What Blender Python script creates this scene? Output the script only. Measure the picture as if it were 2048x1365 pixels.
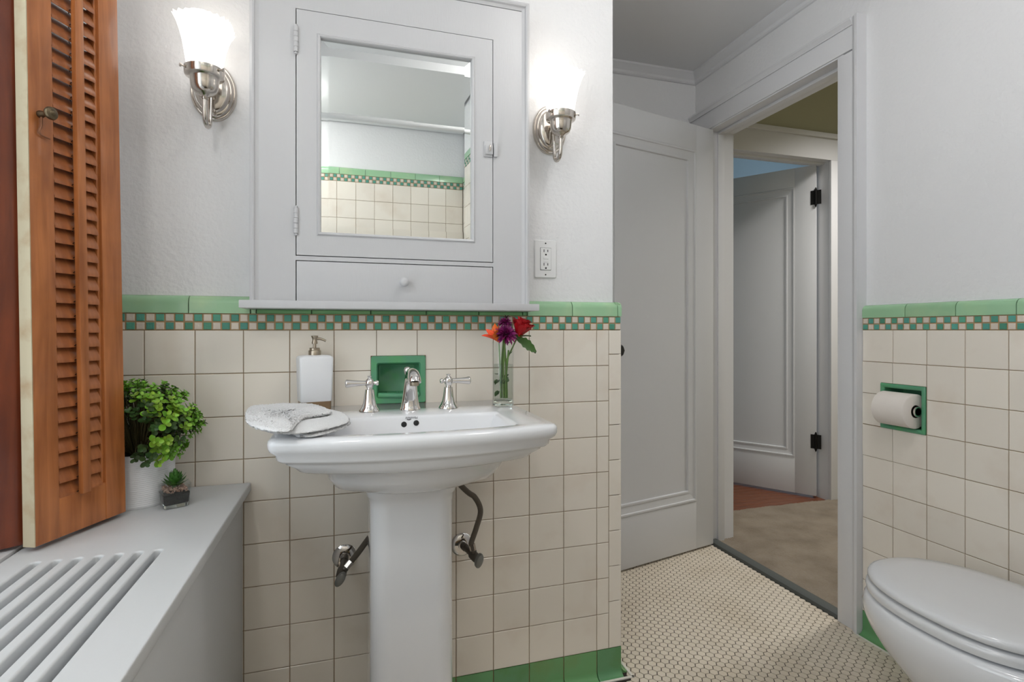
import bpy, bmesh, math, random
from mathutils import Vector, Matrix, Euler

# ------------------------------------------------------------------ clear, camera, world, lights
for o in list(bpy.data.objects):
    bpy.data.objects.remove(o, do_unlink=True)
SC = bpy.context.scene
COL = SC.collection
PI = math.pi
random.seed(7)

FPX = 1076.0                  # focal length in pixels of the 2048-wide frame
YAW = math.radians(16.75)
CAMZ = 1.085
HORIZON = 660.0

cam_data = bpy.data.cameras.new('camera')
cam_data.sensor_width = 36.0
cam_data.lens = 36.0 * FPX / 2048.0
cam_data.shift_y = -(682.5 - HORIZON) / 2048.0
cam_data.clip_start = 0.02
cam = bpy.data.objects.new('camera', cam_data)
cam.location = (0, 0, CAMZ)
cam.rotation_euler = (PI / 2, 0, -YAW)
COL.objects.link(cam)
SC.camera = cam

world = bpy.data.worlds.new('world')
SC.world = world
world.use_nodes = True
bg = world.node_tree.nodes['Background']
bg.inputs['Color'].default_value = (0.80, 0.90, 1.0, 1)
bg.inputs['Strength'].default_value = 1.0

SC.view_settings.view_transform = 'Standard'
SC.view_settings.look = 'None'
SC.view_settings.exposure = 0.22
SC.view_settings.gamma = 1.0
SC.view_settings.use_curve_mapping = False


def area_light(name, loc, rot, sx, sy, energy, color):
    d = bpy.data.lights.new(name, 'AREA')
    d.shape = 'RECTANGLE'
    d.size = sx
    d.size_y = sy
    d.energy = energy
    d.color = color
    o = bpy.data.objects.new(name, d)
    o.location = loc
    o.rotation_euler = rot
    COL.objects.link(o)
    return o


# daylight through the bathroom window (left wall), then added fills in hall and bedroom
area_light('window_daylight', (-0.86, 0.45, 1.50), (0, -PI / 2, 0), 1.35, 1.36, 7, (0.97, 0.985, 1.0))
area_light('hall_fill_light', (2.95, 1.88, 2.72), (0, 0, 0), 0.35, 0.35, 17, (1.0, 0.97, 0.93)).data.spread = math.radians(120)  # added hall fill without a fixture; its spread keeps light off the casing
area_light('bedroom_fill_light', (4.6, 3.55, 1.5), (0, PI / 2, 0), 1.2, 1.2, 10, (0.95, 0.98, 1.0))  # added area light in place of daylight; this room has no window

# ------------------------------------------------------------------ geometry facts (metres)
D = 1.527        # tile face of the sink wall
DP = 1.547       # painted plane of the sink wall
XR = 1.75        # tile face of the right wall
XRP = 1.77       # painted plane of the right wall
P = 0.111        # wall tile pitch
ZM = 1.084       # bottom of mosaic band
ZT = 1.126       # top of mosaic band
ZC = 1.171       # top of green cap
ZB = ZM - 9 * P  # top of green base
CEIL = 2.445
HCEIL = 2.78     # hallway ceiling
YFAR = 2.475     # far wall of the door recess
YREAR = -0.444
XL = -0.575      # left wall


def ray(u, v):
    xc = (u - 1024) / FPX
    zc = -(v - HORIZON) / FPX
    c, s = math.cos(YAW), math.sin(YAW)
    return Vector((xc * c + s, c - xc * s, zc))


def at_y(u, v, y):
    r = ray(u, v)
    return Vector((0, 0, CAMZ)) + r * (y / r.y)


def at_x(u, v, x):
    r = ray(u, v)
    return Vector((0, 0, CAMZ)) + r * (x / r.x)


def at_z(u, v, z):
    r = ray(u, v)
    return Vector((0, 0, CAMZ)) + r * ((z - CAMZ) / r.z)


def project(p):
    c, s = math.cos(YAW), math.sin(YAW)
    yc = p[0] * s + p[1] * c
    xx = p[0] * c - p[1] * s
    return (1024 + FPX * xx / yc, HORIZON - FPX * (p[2] - CAMZ) / yc, yc)


# ------------------------------------------------------------------ materials
MATS = {}


def rgb(r, g, b):
    def f(c):
        c /= 255.0
        return c / 12.92 if c <= 0.04045 else ((c + 0.055) / 1.055) ** 2.4
    return (f(r), f(g), f(b), 1.0)


def mat(name, col, rough=0.5, metal=0.0, bump=None, vary=0.0, blotch=None, coat=0.0, emit=None, spec=0.5,
        trans=0.0, ior=1.45, sss=0.0, sheen=0.0, hue=0.0):
    """bump=(scale,strength,detail[,stretch]); vary: per-object brightness; blotch=(colour,scale,lo,hi)"""
    m = bpy.data.materials.new(name)
    m.use_nodes = True
    nt = m.node_tree
    N, L = nt.nodes, nt.links
    b = N['Principled BSDF']
    b.inputs['Roughness'].default_value = rough
    b.inputs['Metallic'].default_value = metal
    b.inputs['Specular IOR Level'].default_value = spec
    b.inputs['Coat Weight'].default_value = coat
    b.inputs['Coat Roughness'].default_value = 0.08
    b.inputs['Transmission Weight'].default_value = trans
    b.inputs['IOR'].default_value = ior
    b.inputs['Sheen Weight'].default_value = sheen
    if sss:
        b.inputs['Subsurface Weight'].default_value = sss
        b.inputs['Subsurface Radius'].default_value = (0.01, 0.01, 0.01)
    tc = N.new('ShaderNodeTexCoord')
    geo = N.new('ShaderNodeNewGeometry')
    src = None
    if blotch:
        nz = N.new('ShaderNodeTexNoise')
        nz.inputs['Scale'].default_value = blotch[1]
        nz.inputs['Detail'].default_value = 5
        L.new(geo.outputs['Position'], nz.inputs['Vector'])
        mr = N.new('ShaderNodeMapRange')
        mr.inputs['From Min'].default_value = blotch[2]
        mr.inputs['From Max'].default_value = blotch[3]
        L.new(nz.outputs['Fac'], mr.inputs['Value'])
        mx = N.new('ShaderNodeMix')
        mx.data_type = 'RGBA'
        mx.inputs['A'].default_value = col
        mx.inputs['B'].default_value = blotch[0]
        L.new(mr.outputs['Result'], mx.inputs['Factor'])
        src = mx.outputs['Result']
    if vary or hue:
        oi = N.new('ShaderNodeObjectInfo')
        mr = N.new('ShaderNodeMapRange')
        mr.inputs['To Min'].default_value = 1 - vary
        mr.inputs['To Max'].default_value = 1 + vary * 0.6
        L.new(oi.outputs['Random'], mr.inputs['Value'])
        hs = N.new('ShaderNodeHueSaturation')
        L.new(mr.outputs['Result'], hs.inputs['Value'])
        if hue:
            mh = N.new('ShaderNodeMapRange')
            mh.inputs['To Min'].default_value = 0.5 - hue
            mh.inputs['To Max'].default_value = 0.5 + hue
            ml = N.new('ShaderNodeMath')
            ml.operation = 'MULTIPLY'
            ml.inputs[1].default_value = 7.31
            fr = N.new('ShaderNodeMath')
            fr.operation = 'FRACT'
            L.new(oi.outputs['Random'], ml.inputs[0])
            L.new(ml.outputs[0], fr.inputs[0])
            L.new(fr.outputs[0], mh.inputs['Value'])
            L.new(mh.outputs['Result'], hs.inputs['Hue'])
        if src:
            L.new(src, hs.inputs['Color'])
        else:
            hs.inputs['Color'].default_value = col
        src = hs.outputs['Color']
    if src:
        L.new(src, b.inputs['Base Color'])
    else:
        b.inputs['Base Color'].default_value = col
    if bump:
        nz = N.new('ShaderNodeTexNoise')
        nz.inputs['Scale'].default_value = bump[0]
        nz.inputs['Detail'].default_value = bump[2]
        if len(bump) > 3:
            mp = N.new('ShaderNodeMapping')
            mp.inputs['Scale'].default_value = bump[3]
            L.new(geo.outputs['Position'], mp.inputs['Vector'])
            L.new(mp.outputs['Vector'], nz.inputs['Vector'])
        else:
            L.new(geo.outputs['Position'], nz.inputs['Vector'])
        bp = N.new('ShaderNodeBump')
        bp.inputs['Strength'].default_value = bump[1]
        bp.inputs['Distance'].default_value = 0.004
        L.new(nz.outputs['Fac'], bp.inputs['Height'])
        L.new(bp.outputs['Normal'], b.inputs['Normal'])
    if emit:
        b.inputs['Emission Color'].default_value = emit[0]
        b.inputs['Emission Strength'].default_value = emit[1]
    MATS[name] = m
    return m


def wood(name, c1, c2, rough, grain_scale, coat=0.2):
    m = bpy.data.materials.new(name)
    m.use_nodes = True
    nt = m.node_tree
    N, L = nt.nodes, nt.links
    b = N['Principled BSDF']
    b.inputs['Roughness'].default_value = rough
    b.inputs['Coat Weight'].default_value = coat
    tc = N.new('ShaderNodeTexCoord')
    mp = N.new('ShaderNodeMapping')
    mp.inputs['Scale'].default_value = grain_scale
    L.new(tc.outputs['Object'], mp.inputs['Vector'])
    nz = N.new('ShaderNodeTexNoise')
    nz.inputs['Scale'].default_value = 1.0
    nz.inputs['Detail'].default_value = 8
    nz.inputs['Distortion'].default_value = 0.6
    L.new(mp.outputs['Vector'], nz.inputs['Vector'])
    n2 = N.new('ShaderNodeTexNoise')
    n2.inputs['Scale'].default_value = 9
    n2.inputs['Detail'].default_value = 3
    L.new(tc.outputs['Object'], n2.inputs['Vector'])
    ad = N.new('ShaderNodeMath')
    ad.operation = 'MULTIPLY_ADD'
    ad.inputs[1].default_value = 0.55
    L.new(n2.outputs['Fac'], ad.inputs[0])
    L.new(nz.outputs['Fac'], ad.inputs[2])
    cr = N.new('ShaderNodeValToRGB')
    cr.color_ramp.elements[0].position = 0.55
    cr.color_ramp.elements[0].color = c1
    cr.color_ramp.elements[1].position = 1.0
    cr.color_ramp.elements[1].color = c2
    L.new(ad.outputs[0], cr.inputs['Fac'])
    L.new(cr.outputs['Color'], b.inputs['Base Color'])
    bp = N.new('ShaderNodeBump')
    bp.inputs['Strength'].default_value = 0.15
    bp.inputs['Distance'].default_value = 0.002
    L.new(nz.outputs['Fac'], bp.inputs['Height'])
    L.new(bp.outputs['Normal'], b.inputs['Normal'])
    MATS[name] = m
    return m


mat('wall_paint', rgb(234, 234, 235), 0.55, bump=(75, 0.55, 5))
mat('ceiling_paint', rgb(236, 236, 237), 0.7)
mat('trim_paint', rgb(224, 224, 226), 0.34, bump=(30, 0.05, 4, (6, 6, 1)))
mat('door_paint', rgb(215, 216, 218), 0.30, bump=(30, 0.05, 4, (6, 6, 1)))
mat('cabinet_paint', rgb(203, 203, 205), 0.36, bump=(40, 0.06, 4, (8, 8, 1)))
mat('radiator_paint', rgb(209, 210, 211), 0.42, bump=(60, 0.08, 4))
mat('cream_tile', rgb(241, 233, 221), 0.22, vary=0.04, blotch=(rgb(226, 212, 196), 6, 0.55, 0.9), coat=0.25,
    bump=(14, 0.04, 2))
mat('tile_grout', rgb(150, 124, 92), 0.9, bump=(300, 0.3, 3))
mat('mosaic_grout', rgb(178, 146, 108), 0.9, bump=(300, 0.3, 3))
mat('mosaic_teal', rgb(88, 160, 140), 0.45, vary=0.22, hue=0.02, bump=(160, 0.25, 3))
mat('mosaic_white', rgb(222, 210, 196), 0.5, vary=0.08, bump=(160, 0.25, 3))
mat('green_cap', rgb(160, 202, 162), 0.2, vary=0.07, hue=0.012, coat=0.35, blotch=(rgb(178, 210, 164), 12, 0.5, 0.8))
mat('green_base', rgb(106, 162, 108), 0.2, vary=0.16, hue=0.012, coat=0.3, blotch=(rgb(112, 150, 92), 10, 0.5, 0.8))
mat('green_dish', rgb(94, 158, 122), 0.16, coat=0.4, blotch=(rgb(92, 172, 104), 16, 0.5, 0.8))
mat('floor_hex', rgb(222, 211, 194), 0.35, blotch=(rgb(208, 195, 175), 4, 0.45, 0.75), vary=0.05)
mat('floor_grout', rgb(44, 38, 32), 0.9)
mat('caulk', rgb(226, 222, 212), 0.6)
mat('porcelain', rgb(236, 237, 240), 0.09, coat=0.6)
mat('toilet_plastic', rgb(228, 229, 231), 0.16, coat=0.3)
mat('chrome', rgb(225, 222, 220), 0.06, 1.0)
mat('nickel', rgb(205, 198, 190), 0.16, 1.0)
mat('brushed_nickel', rgb(176, 164, 148), 0.30, 1.0)
mat('bronze_foot', rgb(150, 126, 100), 0.34, 0.9)
mat('old_pipe', rgb(92, 87, 80), 0.45, 0.7)
mat('grey_handle', rgb(135, 135, 132), 0.35, 0.6)
mat('braided_hose', rgb(112, 104, 94), 0.45, 0.5, bump=(700, 0.9, 1))
mat('black_hole', rgb(28, 28, 28), 0.6)
mat('dark_metal', rgb(30, 29, 28), 0.45, 0.6)
mat('dark_knob', rgb(70, 72, 76), 0.3, 0.8)
mat('old_brass', rgb(105, 92, 72), 0.35, 0.9)
mat('hook_metal', rgb(140, 96, 70), 0.45, 0.6)
mat('mirror_glass', rgb(232, 235, 234), 0.012, 1.0)
mat('logo_print', rgb(105, 105, 108), 0.5)
mat('outlet_plastic', rgb(236, 236, 236), 0.3)
mat('slot_black', rgb(20, 20, 20), 0.7)
mat('shade_glass', rgb(250, 248, 244), 0.4, emit=((1.0, 0.955, 0.90, 1), 1.45))
mat('globe_glass', rgb(250, 248, 244), 0.4, emit=((1.0, 0.985, 0.96, 1), 21.0))  # glow of the added ceiling globe
mat('dome_glass', rgb(250, 248, 244), 0.4, emit=((1.0, 0.985, 0.96, 1), 56.0))  # glow of the added fill dome over the bath
mat('towel_terry', rgb(246, 246, 247), 0.95, bump=(420, 0.9, 3), sheen=0.3)
mat('ceramic_white', rgb(236, 237, 240), 0.35)
mat('pot_white', rgb(232, 233, 235), 0.6)
mat('soil', rgb(46, 44, 42), 0.95, bump=(300, 0.8, 4))
mat('pebble', rgb(190, 158, 140), 0.7, vary=0.2, blotch=(rgb(150, 110, 92), 260, 0.45, 0.6))
mat('leaf_bright', rgb(132, 178, 52), 0.38, vary=0.25, hue=0.02)
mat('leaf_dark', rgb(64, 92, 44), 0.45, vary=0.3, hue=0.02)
mat('stem_brown', rgb(92, 84, 52), 0.7)
mat('succulent_green', rgb(72, 122, 50), 0.42, vary=0.2)
mat('rose_red', rgb(170, 8, 20), 0.5, vary=0.3)
mat('lily_orange', rgb(238, 96, 34), 0.45, vary=0.15, hue=0.015)
mat('mum_purple', rgb(132, 26, 98), 0.5, vary=0.45, hue=0.02)
mat('bud_dark', rgb(48, 12, 34), 0.6, vary=0.3)
mat('flower_stem', rgb(96, 132, 52), 0.5)
mat('flower_leaf', rgb(62, 98, 38), 0.42, vary=0.15)
mat('carpet_pile', rgb(150, 136, 118), 0.95, bump=(420, 1.0, 4), blotch=(rgb(128, 114, 96), 7, 0.4, 0.7), sheen=0.2)
mat('threshold_grey', rgb(82, 86, 84), 0.5)
mat('olive_paint', rgb(192, 190, 164), 0.7)
mat('blue_paint', rgb(150, 174, 190), 0.7)
mat('tissue', rgb(238, 230, 222), 0.9, bump=(500, 0.25, 2))
mat('cardboard', rgb(60, 50, 42), 0.8)
mat('interior_dark', rgb(110, 110, 110), 0.9)
mat('cream_edge', rgb(198, 186, 158), 0.6, blotch=(rgb(176, 150, 118), 18, 0.5, 0.72))
wood('shutter_wood', rgb(150, 86, 42), rgb(196, 122, 68), 0.38, (60, 60, 5))
wood('louver_wood', rgb(140, 80, 44), rgb(184, 114, 68), 0.38, (60, 6, 60))
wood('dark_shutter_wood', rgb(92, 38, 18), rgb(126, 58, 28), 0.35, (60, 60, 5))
wood('floor_wood', rgb(92, 50, 30), rgb(132, 78, 48), 0.35, (5, 60, 30), 0.15)


def clear_glass(name, col, ior=1.45, thin=False, rough=0.0):
    m = bpy.data.materials.new(name)
    m.use_nodes = True
    nt = m.node_tree
    N, L = nt.nodes, nt.links
    N.remove(N['Principled BSDF'])
    out = N['Material Output']
    if thin:
        g = N.new('ShaderNodeBsdfGlossy')
        g.inputs['Roughness'].default_value = 0.02
        t = N.new('ShaderNodeBsdfTransparent')
        t.inputs['Color'].default_value = col
        f = N.new('ShaderNodeLayerWeight')
        f.inputs['Blend'].default_value = 0.5
        pw_ = N.new('ShaderNodeMath')
        pw_.operation = 'POWER'
        pw_.inputs[1].default_value = 4.0
        L.new(f.outputs['Facing'], pw_.inputs[0])
        ma = N.new('ShaderNodeMath')
        ma.operation = 'MULTIPLY_ADD'
        ma.inputs[1].default_value = 0.45
        ma.inputs[2].default_value = 0.03
        L.new(pw_.outputs[0], ma.inputs[0])
        mx = N.new('ShaderNodeMixShader')
        L.new(ma.outputs[0], mx.inputs[0])
        L.new(t.outputs[0], mx.inputs[1])
        L.new(g.outputs[0], mx.inputs[2])
        L.new(mx.outputs[0], out.inputs['Surface'])
    else:
        g = N.new('ShaderNodeBsdfGlass')
        g.inputs['Color'].default_value = col
        g.inputs['IOR'].default_value = ior
        g.inputs['Roughness'].default_value = rough
        L.new(g.outputs[0], out.inputs['Surface'])
    MATS[name] = m


clear_glass('window_pane_glass', (0.97, 0.985, 0.98, 1), 1.45, True)
clear_glass('vase_glass', (0.985, 0.995, 0.99, 1), 1.45, True)
clear_glass('vase_base_glass', (0.97, 0.985, 0.975, 1), 1.48)
clear_glass('water', (0.93, 0.97, 0.95, 1), 1.33, True)


# ------------------------------------------------------------------ mesh building helpers
class MB:
    def __init__(self):
        self.v = []
        self.f = []

    def add(self, verts, faces):
        n = len(self.v)
        self.v += [tuple(p) for p in verts]
        self.f += [tuple(i + n for i in fc) for fc in faces]
        return self

    def box(self, x0, x1, y0, y1, z0, z1, bev=0.0, M=None):
        if bev > 0:
            bm = bmesh.new()
            bmesh.ops.create_cube(bm, size=1.0)
            for w in bm.verts:
                w.co = Vector(((x0 + x1) / 2 + w.co.x * (x1 - x0), (y0 + y1) / 2 + w.co.y * (y1 - y0),
                               (z0 + z1) / 2 + w.co.z * (z1 - z0)))
            bmesh.ops.bevel(bm, geom=list(bm.edges), offset=bev, segments=2, affect='EDGES', profile=0.6)
            bm.verts.index_update()
            vs = [w.co.copy() for w in bm.verts]
            fs = [[w.index for w in fc.verts] for fc in bm.faces]
            bm.free()
        else:
            vs = [Vector((x, y, z)) for z in (z0, z1) for y in (y0, y1) for x in (x0, x1)]
            fs = [(0, 2, 3, 1), (4, 5, 7, 6), (0, 1, 5, 4), (2, 6, 7, 3), (0, 4, 6, 2), (1, 3, 7, 5)]
        if M:
            vs = [M @ w for w in vs]
        return self.add(vs, fs)

    def lathe(self, prof, n=24, M=None, cap0=True, cap1=True, sx=1.0, sy=1.0):
        vs, fs = [], []
        for (r, z) in prof:
            for i in range(n):
                a = 2 * PI * i / n
                vs.append(Vector((r * math.cos(a) * sx, r * math.sin(a) * sy, z)))
        for k in range(len(prof) - 1):
            for i in range(n):
                j = (i + 1) % n
                fs.append((k * n + i, k * n + j, (k + 1) * n + j, (k + 1) * n + i))
        if cap0:
            fs.append(tuple(reversed(range(n))))
        if cap1:
            fs.append(tuple(range((len(prof) - 1) * n, len(prof) * n)))
        if M:
            vs = [M @ w for w in vs]
        return self.add(vs, fs)

    def tube(self, pts, rad, n=10, caps=True):
        pts = [Vector(p) for p in pts]
        rs = rad if isinstance(rad, (list, tuple)) else [rad] * len(pts)
        vs, fs = [], []
        up = None
        for i, p in enumerate(pts):
            t = (pts[min(i + 1, len(pts) - 1)] - pts[max(i - 1, 0)]).normalized()
            if up is None:
                up = t.orthogonal().normalized()
            else:
                up = (up - t * up.dot(t))
                up = up.normalized() if up.length > 1e-6 else t.orthogonal().normalized()
            w = t.cross(up)
            for k in range(n):
                a = 2 * PI * k / n
                vs.append(p + (up * math.cos(a) + w * math.sin(a)) * rs[i])
        for i in range(len(pts) - 1):
            for k in range(n):
                j = (k + 1) % n
                fs.append((i * n + k, i * n + j, (i + 1) * n + j, (i + 1) * n + k))
        if caps:
            fs.append(tuple(reversed(range(n))))
            fs.append(tuple(range((len(pts) - 1) * n, len(pts) * n)))
        return self.add(vs, fs)

    def loft(self, secs, cap0=True, cap1=True, closed=True, M=None):
        n = len(secs[0])
        vs = [Vector(p) for s in secs for p in s]
        if M:
            vs = [M @ w for w in vs]
        fs = []
        for k in range(len(secs) - 1):
            for i in range(n if closed else n - 1):
                j = (i + 1) % n
                fs.append((k * n + i, k * n + j, (k + 1) * n + j, (k + 1) * n + i))
        if cap0:
            fs.append(tuple(reversed(range(n))))
        if cap1:
            fs.append(tuple(range((len(secs) - 1) * n, len(secs) * n)))
        return self.add(vs, fs)

    def build(self, name, m, parent=None, smooth=35, M=None):
        me = bpy.data.meshes.new(name)
        me.from_pydata(self.v, [], self.f)
        bm = bmesh.new()
        bm.from_mesh(me)
        bmesh.ops.recalc_face_normals(bm, faces=bm.faces)
        bm.to_mesh(me)
        bm.free()
        me.materials.append(MATS[m])
        if smooth:
            me.polygons.foreach_set('use_smooth', [True] * len(me.polygons))
            me.set_sharp_from_angle(angle=math.radians(smooth))
        o = bpy.data.objects.new(name, me)
        COL.objects.link(o)
        if parent is not None:
            o.parent = parent
            # meshes are written in world coordinates: keep them there under a moved parent
            o.matrix_parent_inverse = Matrix.Identity(4)
            if M is None:
                o.matrix_local = parent_world(parent).inverted()
            else:
                o.matrix_local = M
        elif M is not None:
            o.matrix_world = M
        return o


def parent_world(o):
    m = Matrix.LocRotScale(o.location, o.rotation_euler, o.scale)
    p = o.parent
    while p is not None:
        m = Matrix.LocRotScale(p.location, p.rotation_euler, p.scale) @ m
        p = p.parent
    return m


def tag(o, label, cat, group=None, kind=None):
    o['label'] = label
    if cat:
        o['category'] = cat
    if group:
        o['group'] = group
    if kind:
        o['kind'] = kind
    return o


def thing(name, label, cat, loc=(0, 0, 0), group=None):
    o = bpy.data.objects.new(name, None)
    o.empty_display_size = 0.05
    o.location = loc
    COL.objects.link(o)
    return tag(o, label, cat, group)


def struct(o, label):
    o['label'] = label
    o['kind'] = 'structure'
    o['category'] = o.name.split('_')[0]
    return o


def inst(name, me, parent, M):
    """an object sharing mesh data, placed by a world matrix below parent"""
    o = bpy.data.objects.new(name, me)
    COL.objects.link(o)
    o.parent = parent
    o.matrix_parent_inverse = Matrix.Identity(4)
    o.matrix_local = parent_world(parent).inverted() @ M
    return o


def mesh_only(mb, name, m, smooth=35):
    o = mb.build(name, m, None, smooth)
    me = o.data
    bpy.data.objects.remove(o)
    return me


def slab(mb, axis, pos0, pos1, a0, a1, b0, b1, holes):
    """wall slab with rectangular holes; axis 'x' or 'y' is the thickness, a the other horizontal, b = z"""
    As = sorted({a0, a1} | {min(max(h[i], a0), a1) for h in holes for i in (0, 1)})
    Bs = sorted({b0, b1} | {min(max(h[i], b0), b1) for h in holes for i in (2, 3)})
    for i in range(len(As) - 1):
        for j in range(len(Bs) - 1):
            ca, cb = (As[i] + As[i + 1]) / 2, (Bs[j] + Bs[j + 1]) / 2
            if any(h[0] < ca < h[1] and h[2] < cb < h[3] for h in holes):
                continue
            if axis == 'y':
                mb.box(As[i], As[i + 1], pos0, pos1, Bs[j], Bs[j + 1])
            else:
                mb.box(pos0, pos1, As[i], As[i + 1], Bs[j], Bs[j + 1])
    return mb


def rect_minus(r, h):
    """rectangle (a0,a1,b0,b1) minus hole -> list of rectangles"""
    a0, a1, b0, b1 = r
    if h is None or h[0] >= a1 or h[1] <= a0 or h[2] >= b1 or h[3] <= b0:
        return [r]
    out = []
    if h[2] > b0:
        out.append((a0, a1, b0, h[2]))
    if h[3] < b1:
        out.append((a0, a1, h[3], b1))
    c0, c1 = max(b0, h[2]), min(b1, h[3])
    if h[0] > a0:
        out.append((a0, h[0], c0, c1))
    if h[1] < a1:
        out.append((h[1], a1, c0, c1))
    return [q for q in out if q[1] - q[0] > 0.006 and q[3] - q[2] > 0.006]


# wall frames: local X = along wall (to the viewer's right), local Y = out of the wall, local Z = up
M_BACK = Matrix(((1, 0, 0, 0), (0, -1, 0, D), (0, 0, 1, 0), (0, 0, 0, 1)))


def wall_matrix(origin, along, out):
    a, o = Vector(along), Vector(out)
    return Matrix(((a.x, o.x, 0, origin[0]), (a.y, o.y, 0, origin[1]), (0, 0, 1, origin[2]), (0, 0, 0, 1)))


TILE_CACHE = {}


def place_cut_tile(parent, WM, rect, hole, m, t=0.008, joint=0.0018):
    """tile cut around a fixture: one object, no joints inside"""
    j = joint / 2
    mb = MB()
    for q in rect_minus((rect[0] + j, rect[1] - j, rect[2] + j, rect[3] - j), (hole[0] - 0.001, hole[1] + 0.001, hole[2] - 0.001, hole[3] + 0.001)):
        mb.box(q[0], q[1], -t, 0.0, q[2], q[3], 0, WM)
    if mb.v:
        mb.build('tile', m, parent, 0)


def hits(r, h):
    return not (h[0] >= r[1] or h[1] <= r[0] or h[2] >= r[3] or h[3] <= r[2])



def tile_mesh(w, h, m, t=0.008, joint=0.0018, bev=0.0014):
    key = (round(w, 4), round(h, 4), m, t)
    if key not in TILE_CACHE:
        j = joint / 2
        b = bev
        x0, x1, z0, z1 = -w / 2 + j, w / 2 - j, -h / 2 + j, h / 2 - j
        vs = []
        for (yy, ins) in ((-t, 0), (-b, 0), (0, b)):
            vs += [(x0 + ins, yy, z0 + ins), (x1 - ins, yy, z0 + ins), (x1 - ins, yy, z1 - ins), (x0 + ins, yy, z1 - ins)]
        fs = []
        for k in range(2):
            for i in range(4):
                jn = (i + 1) % 4
                fs.append((k * 4 + i, k * 4 + jn, (k + 1) * 4 + jn, (k + 1) * 4 + i))
        fs.append((8, 9, 10, 11))
        TILE_CACHE[key] = mesh_only(MB().add(vs, fs), 'tile', m, 30)
    return TILE_CACHE[key]


def place_tile(name, parent, WM, rect, m, proud=0.0, t=0.008, joint=0.0018, jit=0.0004):
    a0, a1, b0, b1 = rect
    me = tile_mesh(a1 - a0, b1 - b0, m, t, joint)
    M = WM @ Matrix.Translation(((a0 + a1) / 2, proud + random.uniform(-jit, jit), (b0 + b1) / 2))
    return inst(name, me, parent, M)


def cap_mesh(w, h=ZC - ZT, dep=0.022, joint=0.0022):
    key = ('cap', round(w, 4), round(h, 4))
    if key not in TILE_CACHE:
        pts = [(-dep, 0.0), (0.0, 0.0)]
        r = 0.020
        for i in range(7):
            a = PI / 2 * i / 6
            pts.append((-r + r * math.cos(a), h - r + r * math.sin(a)))
        pts.append((-dep, h))
        x0, x1 = -w / 2 + joint / 2, w / 2 - joint / 2
        s0 = [(x0, y, z) for (y, z) in pts]
        s1 = [(x1, y, z) for (y, z) in pts]
        e0 = [(x0 + 0.0015, y, z) for (y, z) in pts]
        TILE_CACHE[key] = mesh_only(MB().loft([s0, s1]), 'cap_tile', 'green_cap', 40)
    return TILE_CACHE[key]


def cove_mesh(w, h, joint=0.003):
    key = ('cove', round(w, 4), round(h, 4))
    if key not in TILE_CACHE:
        pts = [(-0.008, h), (0.0, h - 0.001)]
        r = 0.022
        pts.append((0.0, r))
        for i in range(1, 6):
            a = PI / 2 * i / 5
            pts.append((r - r * math.cos(a), r - r * math.sin(a) + 0.001))
        pts.append((r, -0.004))
        pts.append((-0.008, -0.004))
        x0, x1 = -w / 2 + joint / 2, w / 2 - joint / 2
        TILE_CACHE[key] = mesh_only(MB().loft([[(x0, y, z) for y, z in pts], [(x1, y, z) for y, z in pts]]),
                                    'base_tile', 'green_base', 40)
    return TILE_CACHE[key]


# ================================================================== STRUCTURE
# ---- floor with hexagonal tiles
fl = MB().box(-0.75, 1.752, -0.6, 2.62, -0.12, -0.0022).build('floor', 'floor_grout', None, 0)
struct(fl, 'cream hexagonal mosaic tile floor with dark grout lines')
HP = 0.0270
HR = (HP - 0.0024) / math.sqrt(3)
hexv, hexf = [], []
for (zz, k) in ((-0.003, 1.0), (-0.0006, 1.0), (0.0, 0.955)):
    hexv += [(HR * k * math.cos(PI / 3 * i), HR * k * math.sin(PI / 3 * i), zz) for i in range(6)]
for k in range(2):
    hexf += [(k * 6 + i, k * 6 + (i + 1) % 6, (k + 1) * 6 + (i + 1) % 6, (k + 1) * 6 + i) for i in range(6)]
hexf.append(tuple(range(12, 18)))
hex_me = mesh_only(MB().add(hexv, hexf), 'hex_tile', 'floor_hex', 30)
spots = []
col_pitch = HP * math.sqrt(3) / 2
nx = int((1.735 + 0.24) / col_pitch)
for i in range(nx + 1):
    x = 1.735 - i * col_pitch
    for j in range(int(2.15 / HP)):
        y = 2.46 - j * HP - (HP / 2 if i % 2 else 0)
        if x < 0.845 and y > D - 0.045:
            continue
        spots.append((x, y))
big, rest = [], []
for (x, y) in spots:
    u, v, yc = project((x, y, 0))
    hidden = u < 1252 or u > 2040 or v > 1362 or v < 1000
    if u > 1735 and v > 1290 + (u - 1735) * 0.2:
        hidden = hidden or u > 1800
    (rest if hidden else big).append((v, x, y))
big.sort(reverse=True)
rest += big[290:]
big = big[:290]
for (v, x, y) in big:
    a = random.uniform(-0.03, 0.03)
    inst('hex_tile', hex_me, fl, Matrix.Translation((x, y, random.uniform(-0.0003, 0.0002))) @ Matrix.Rotation(a, 4, 'Z'))
mb = MB()
for (v, x, y) in rest:
    mb.add([(x + p[0], y + p[1], p[2]) for p in hexv], hexf)
o = mb.build('hex_tile_field', 'floor_hex', fl, 30)
o['kind'] = 'stuff'

# ---- sink wall (back)
SD = (at_y(742, 712, D).x, at_y(851, 712, D).x, 0.880, 1.0125)     # soap dish opening on the wall (x0,x1,z0,z1)
sd_in = (SD[0] + 0.017, SD[1] - 0.017, SD[2] + 0.020, SD[3] - 0.021)
CABX0, CABX1 = -0.241, 0.497
mb = MB()
slab(mb, 'y', DP, DP + 0.15, -0.75, 0.800, -0.05, CEIL, [(sd_in[0], sd_in[1], sd_in[2], sd_in[3])])
wb = mb.build('wall_back', 'wall_paint', None, 0)
struct(wb, 'white textured plaster wall behind the sink with cream tile wainscot')
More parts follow.
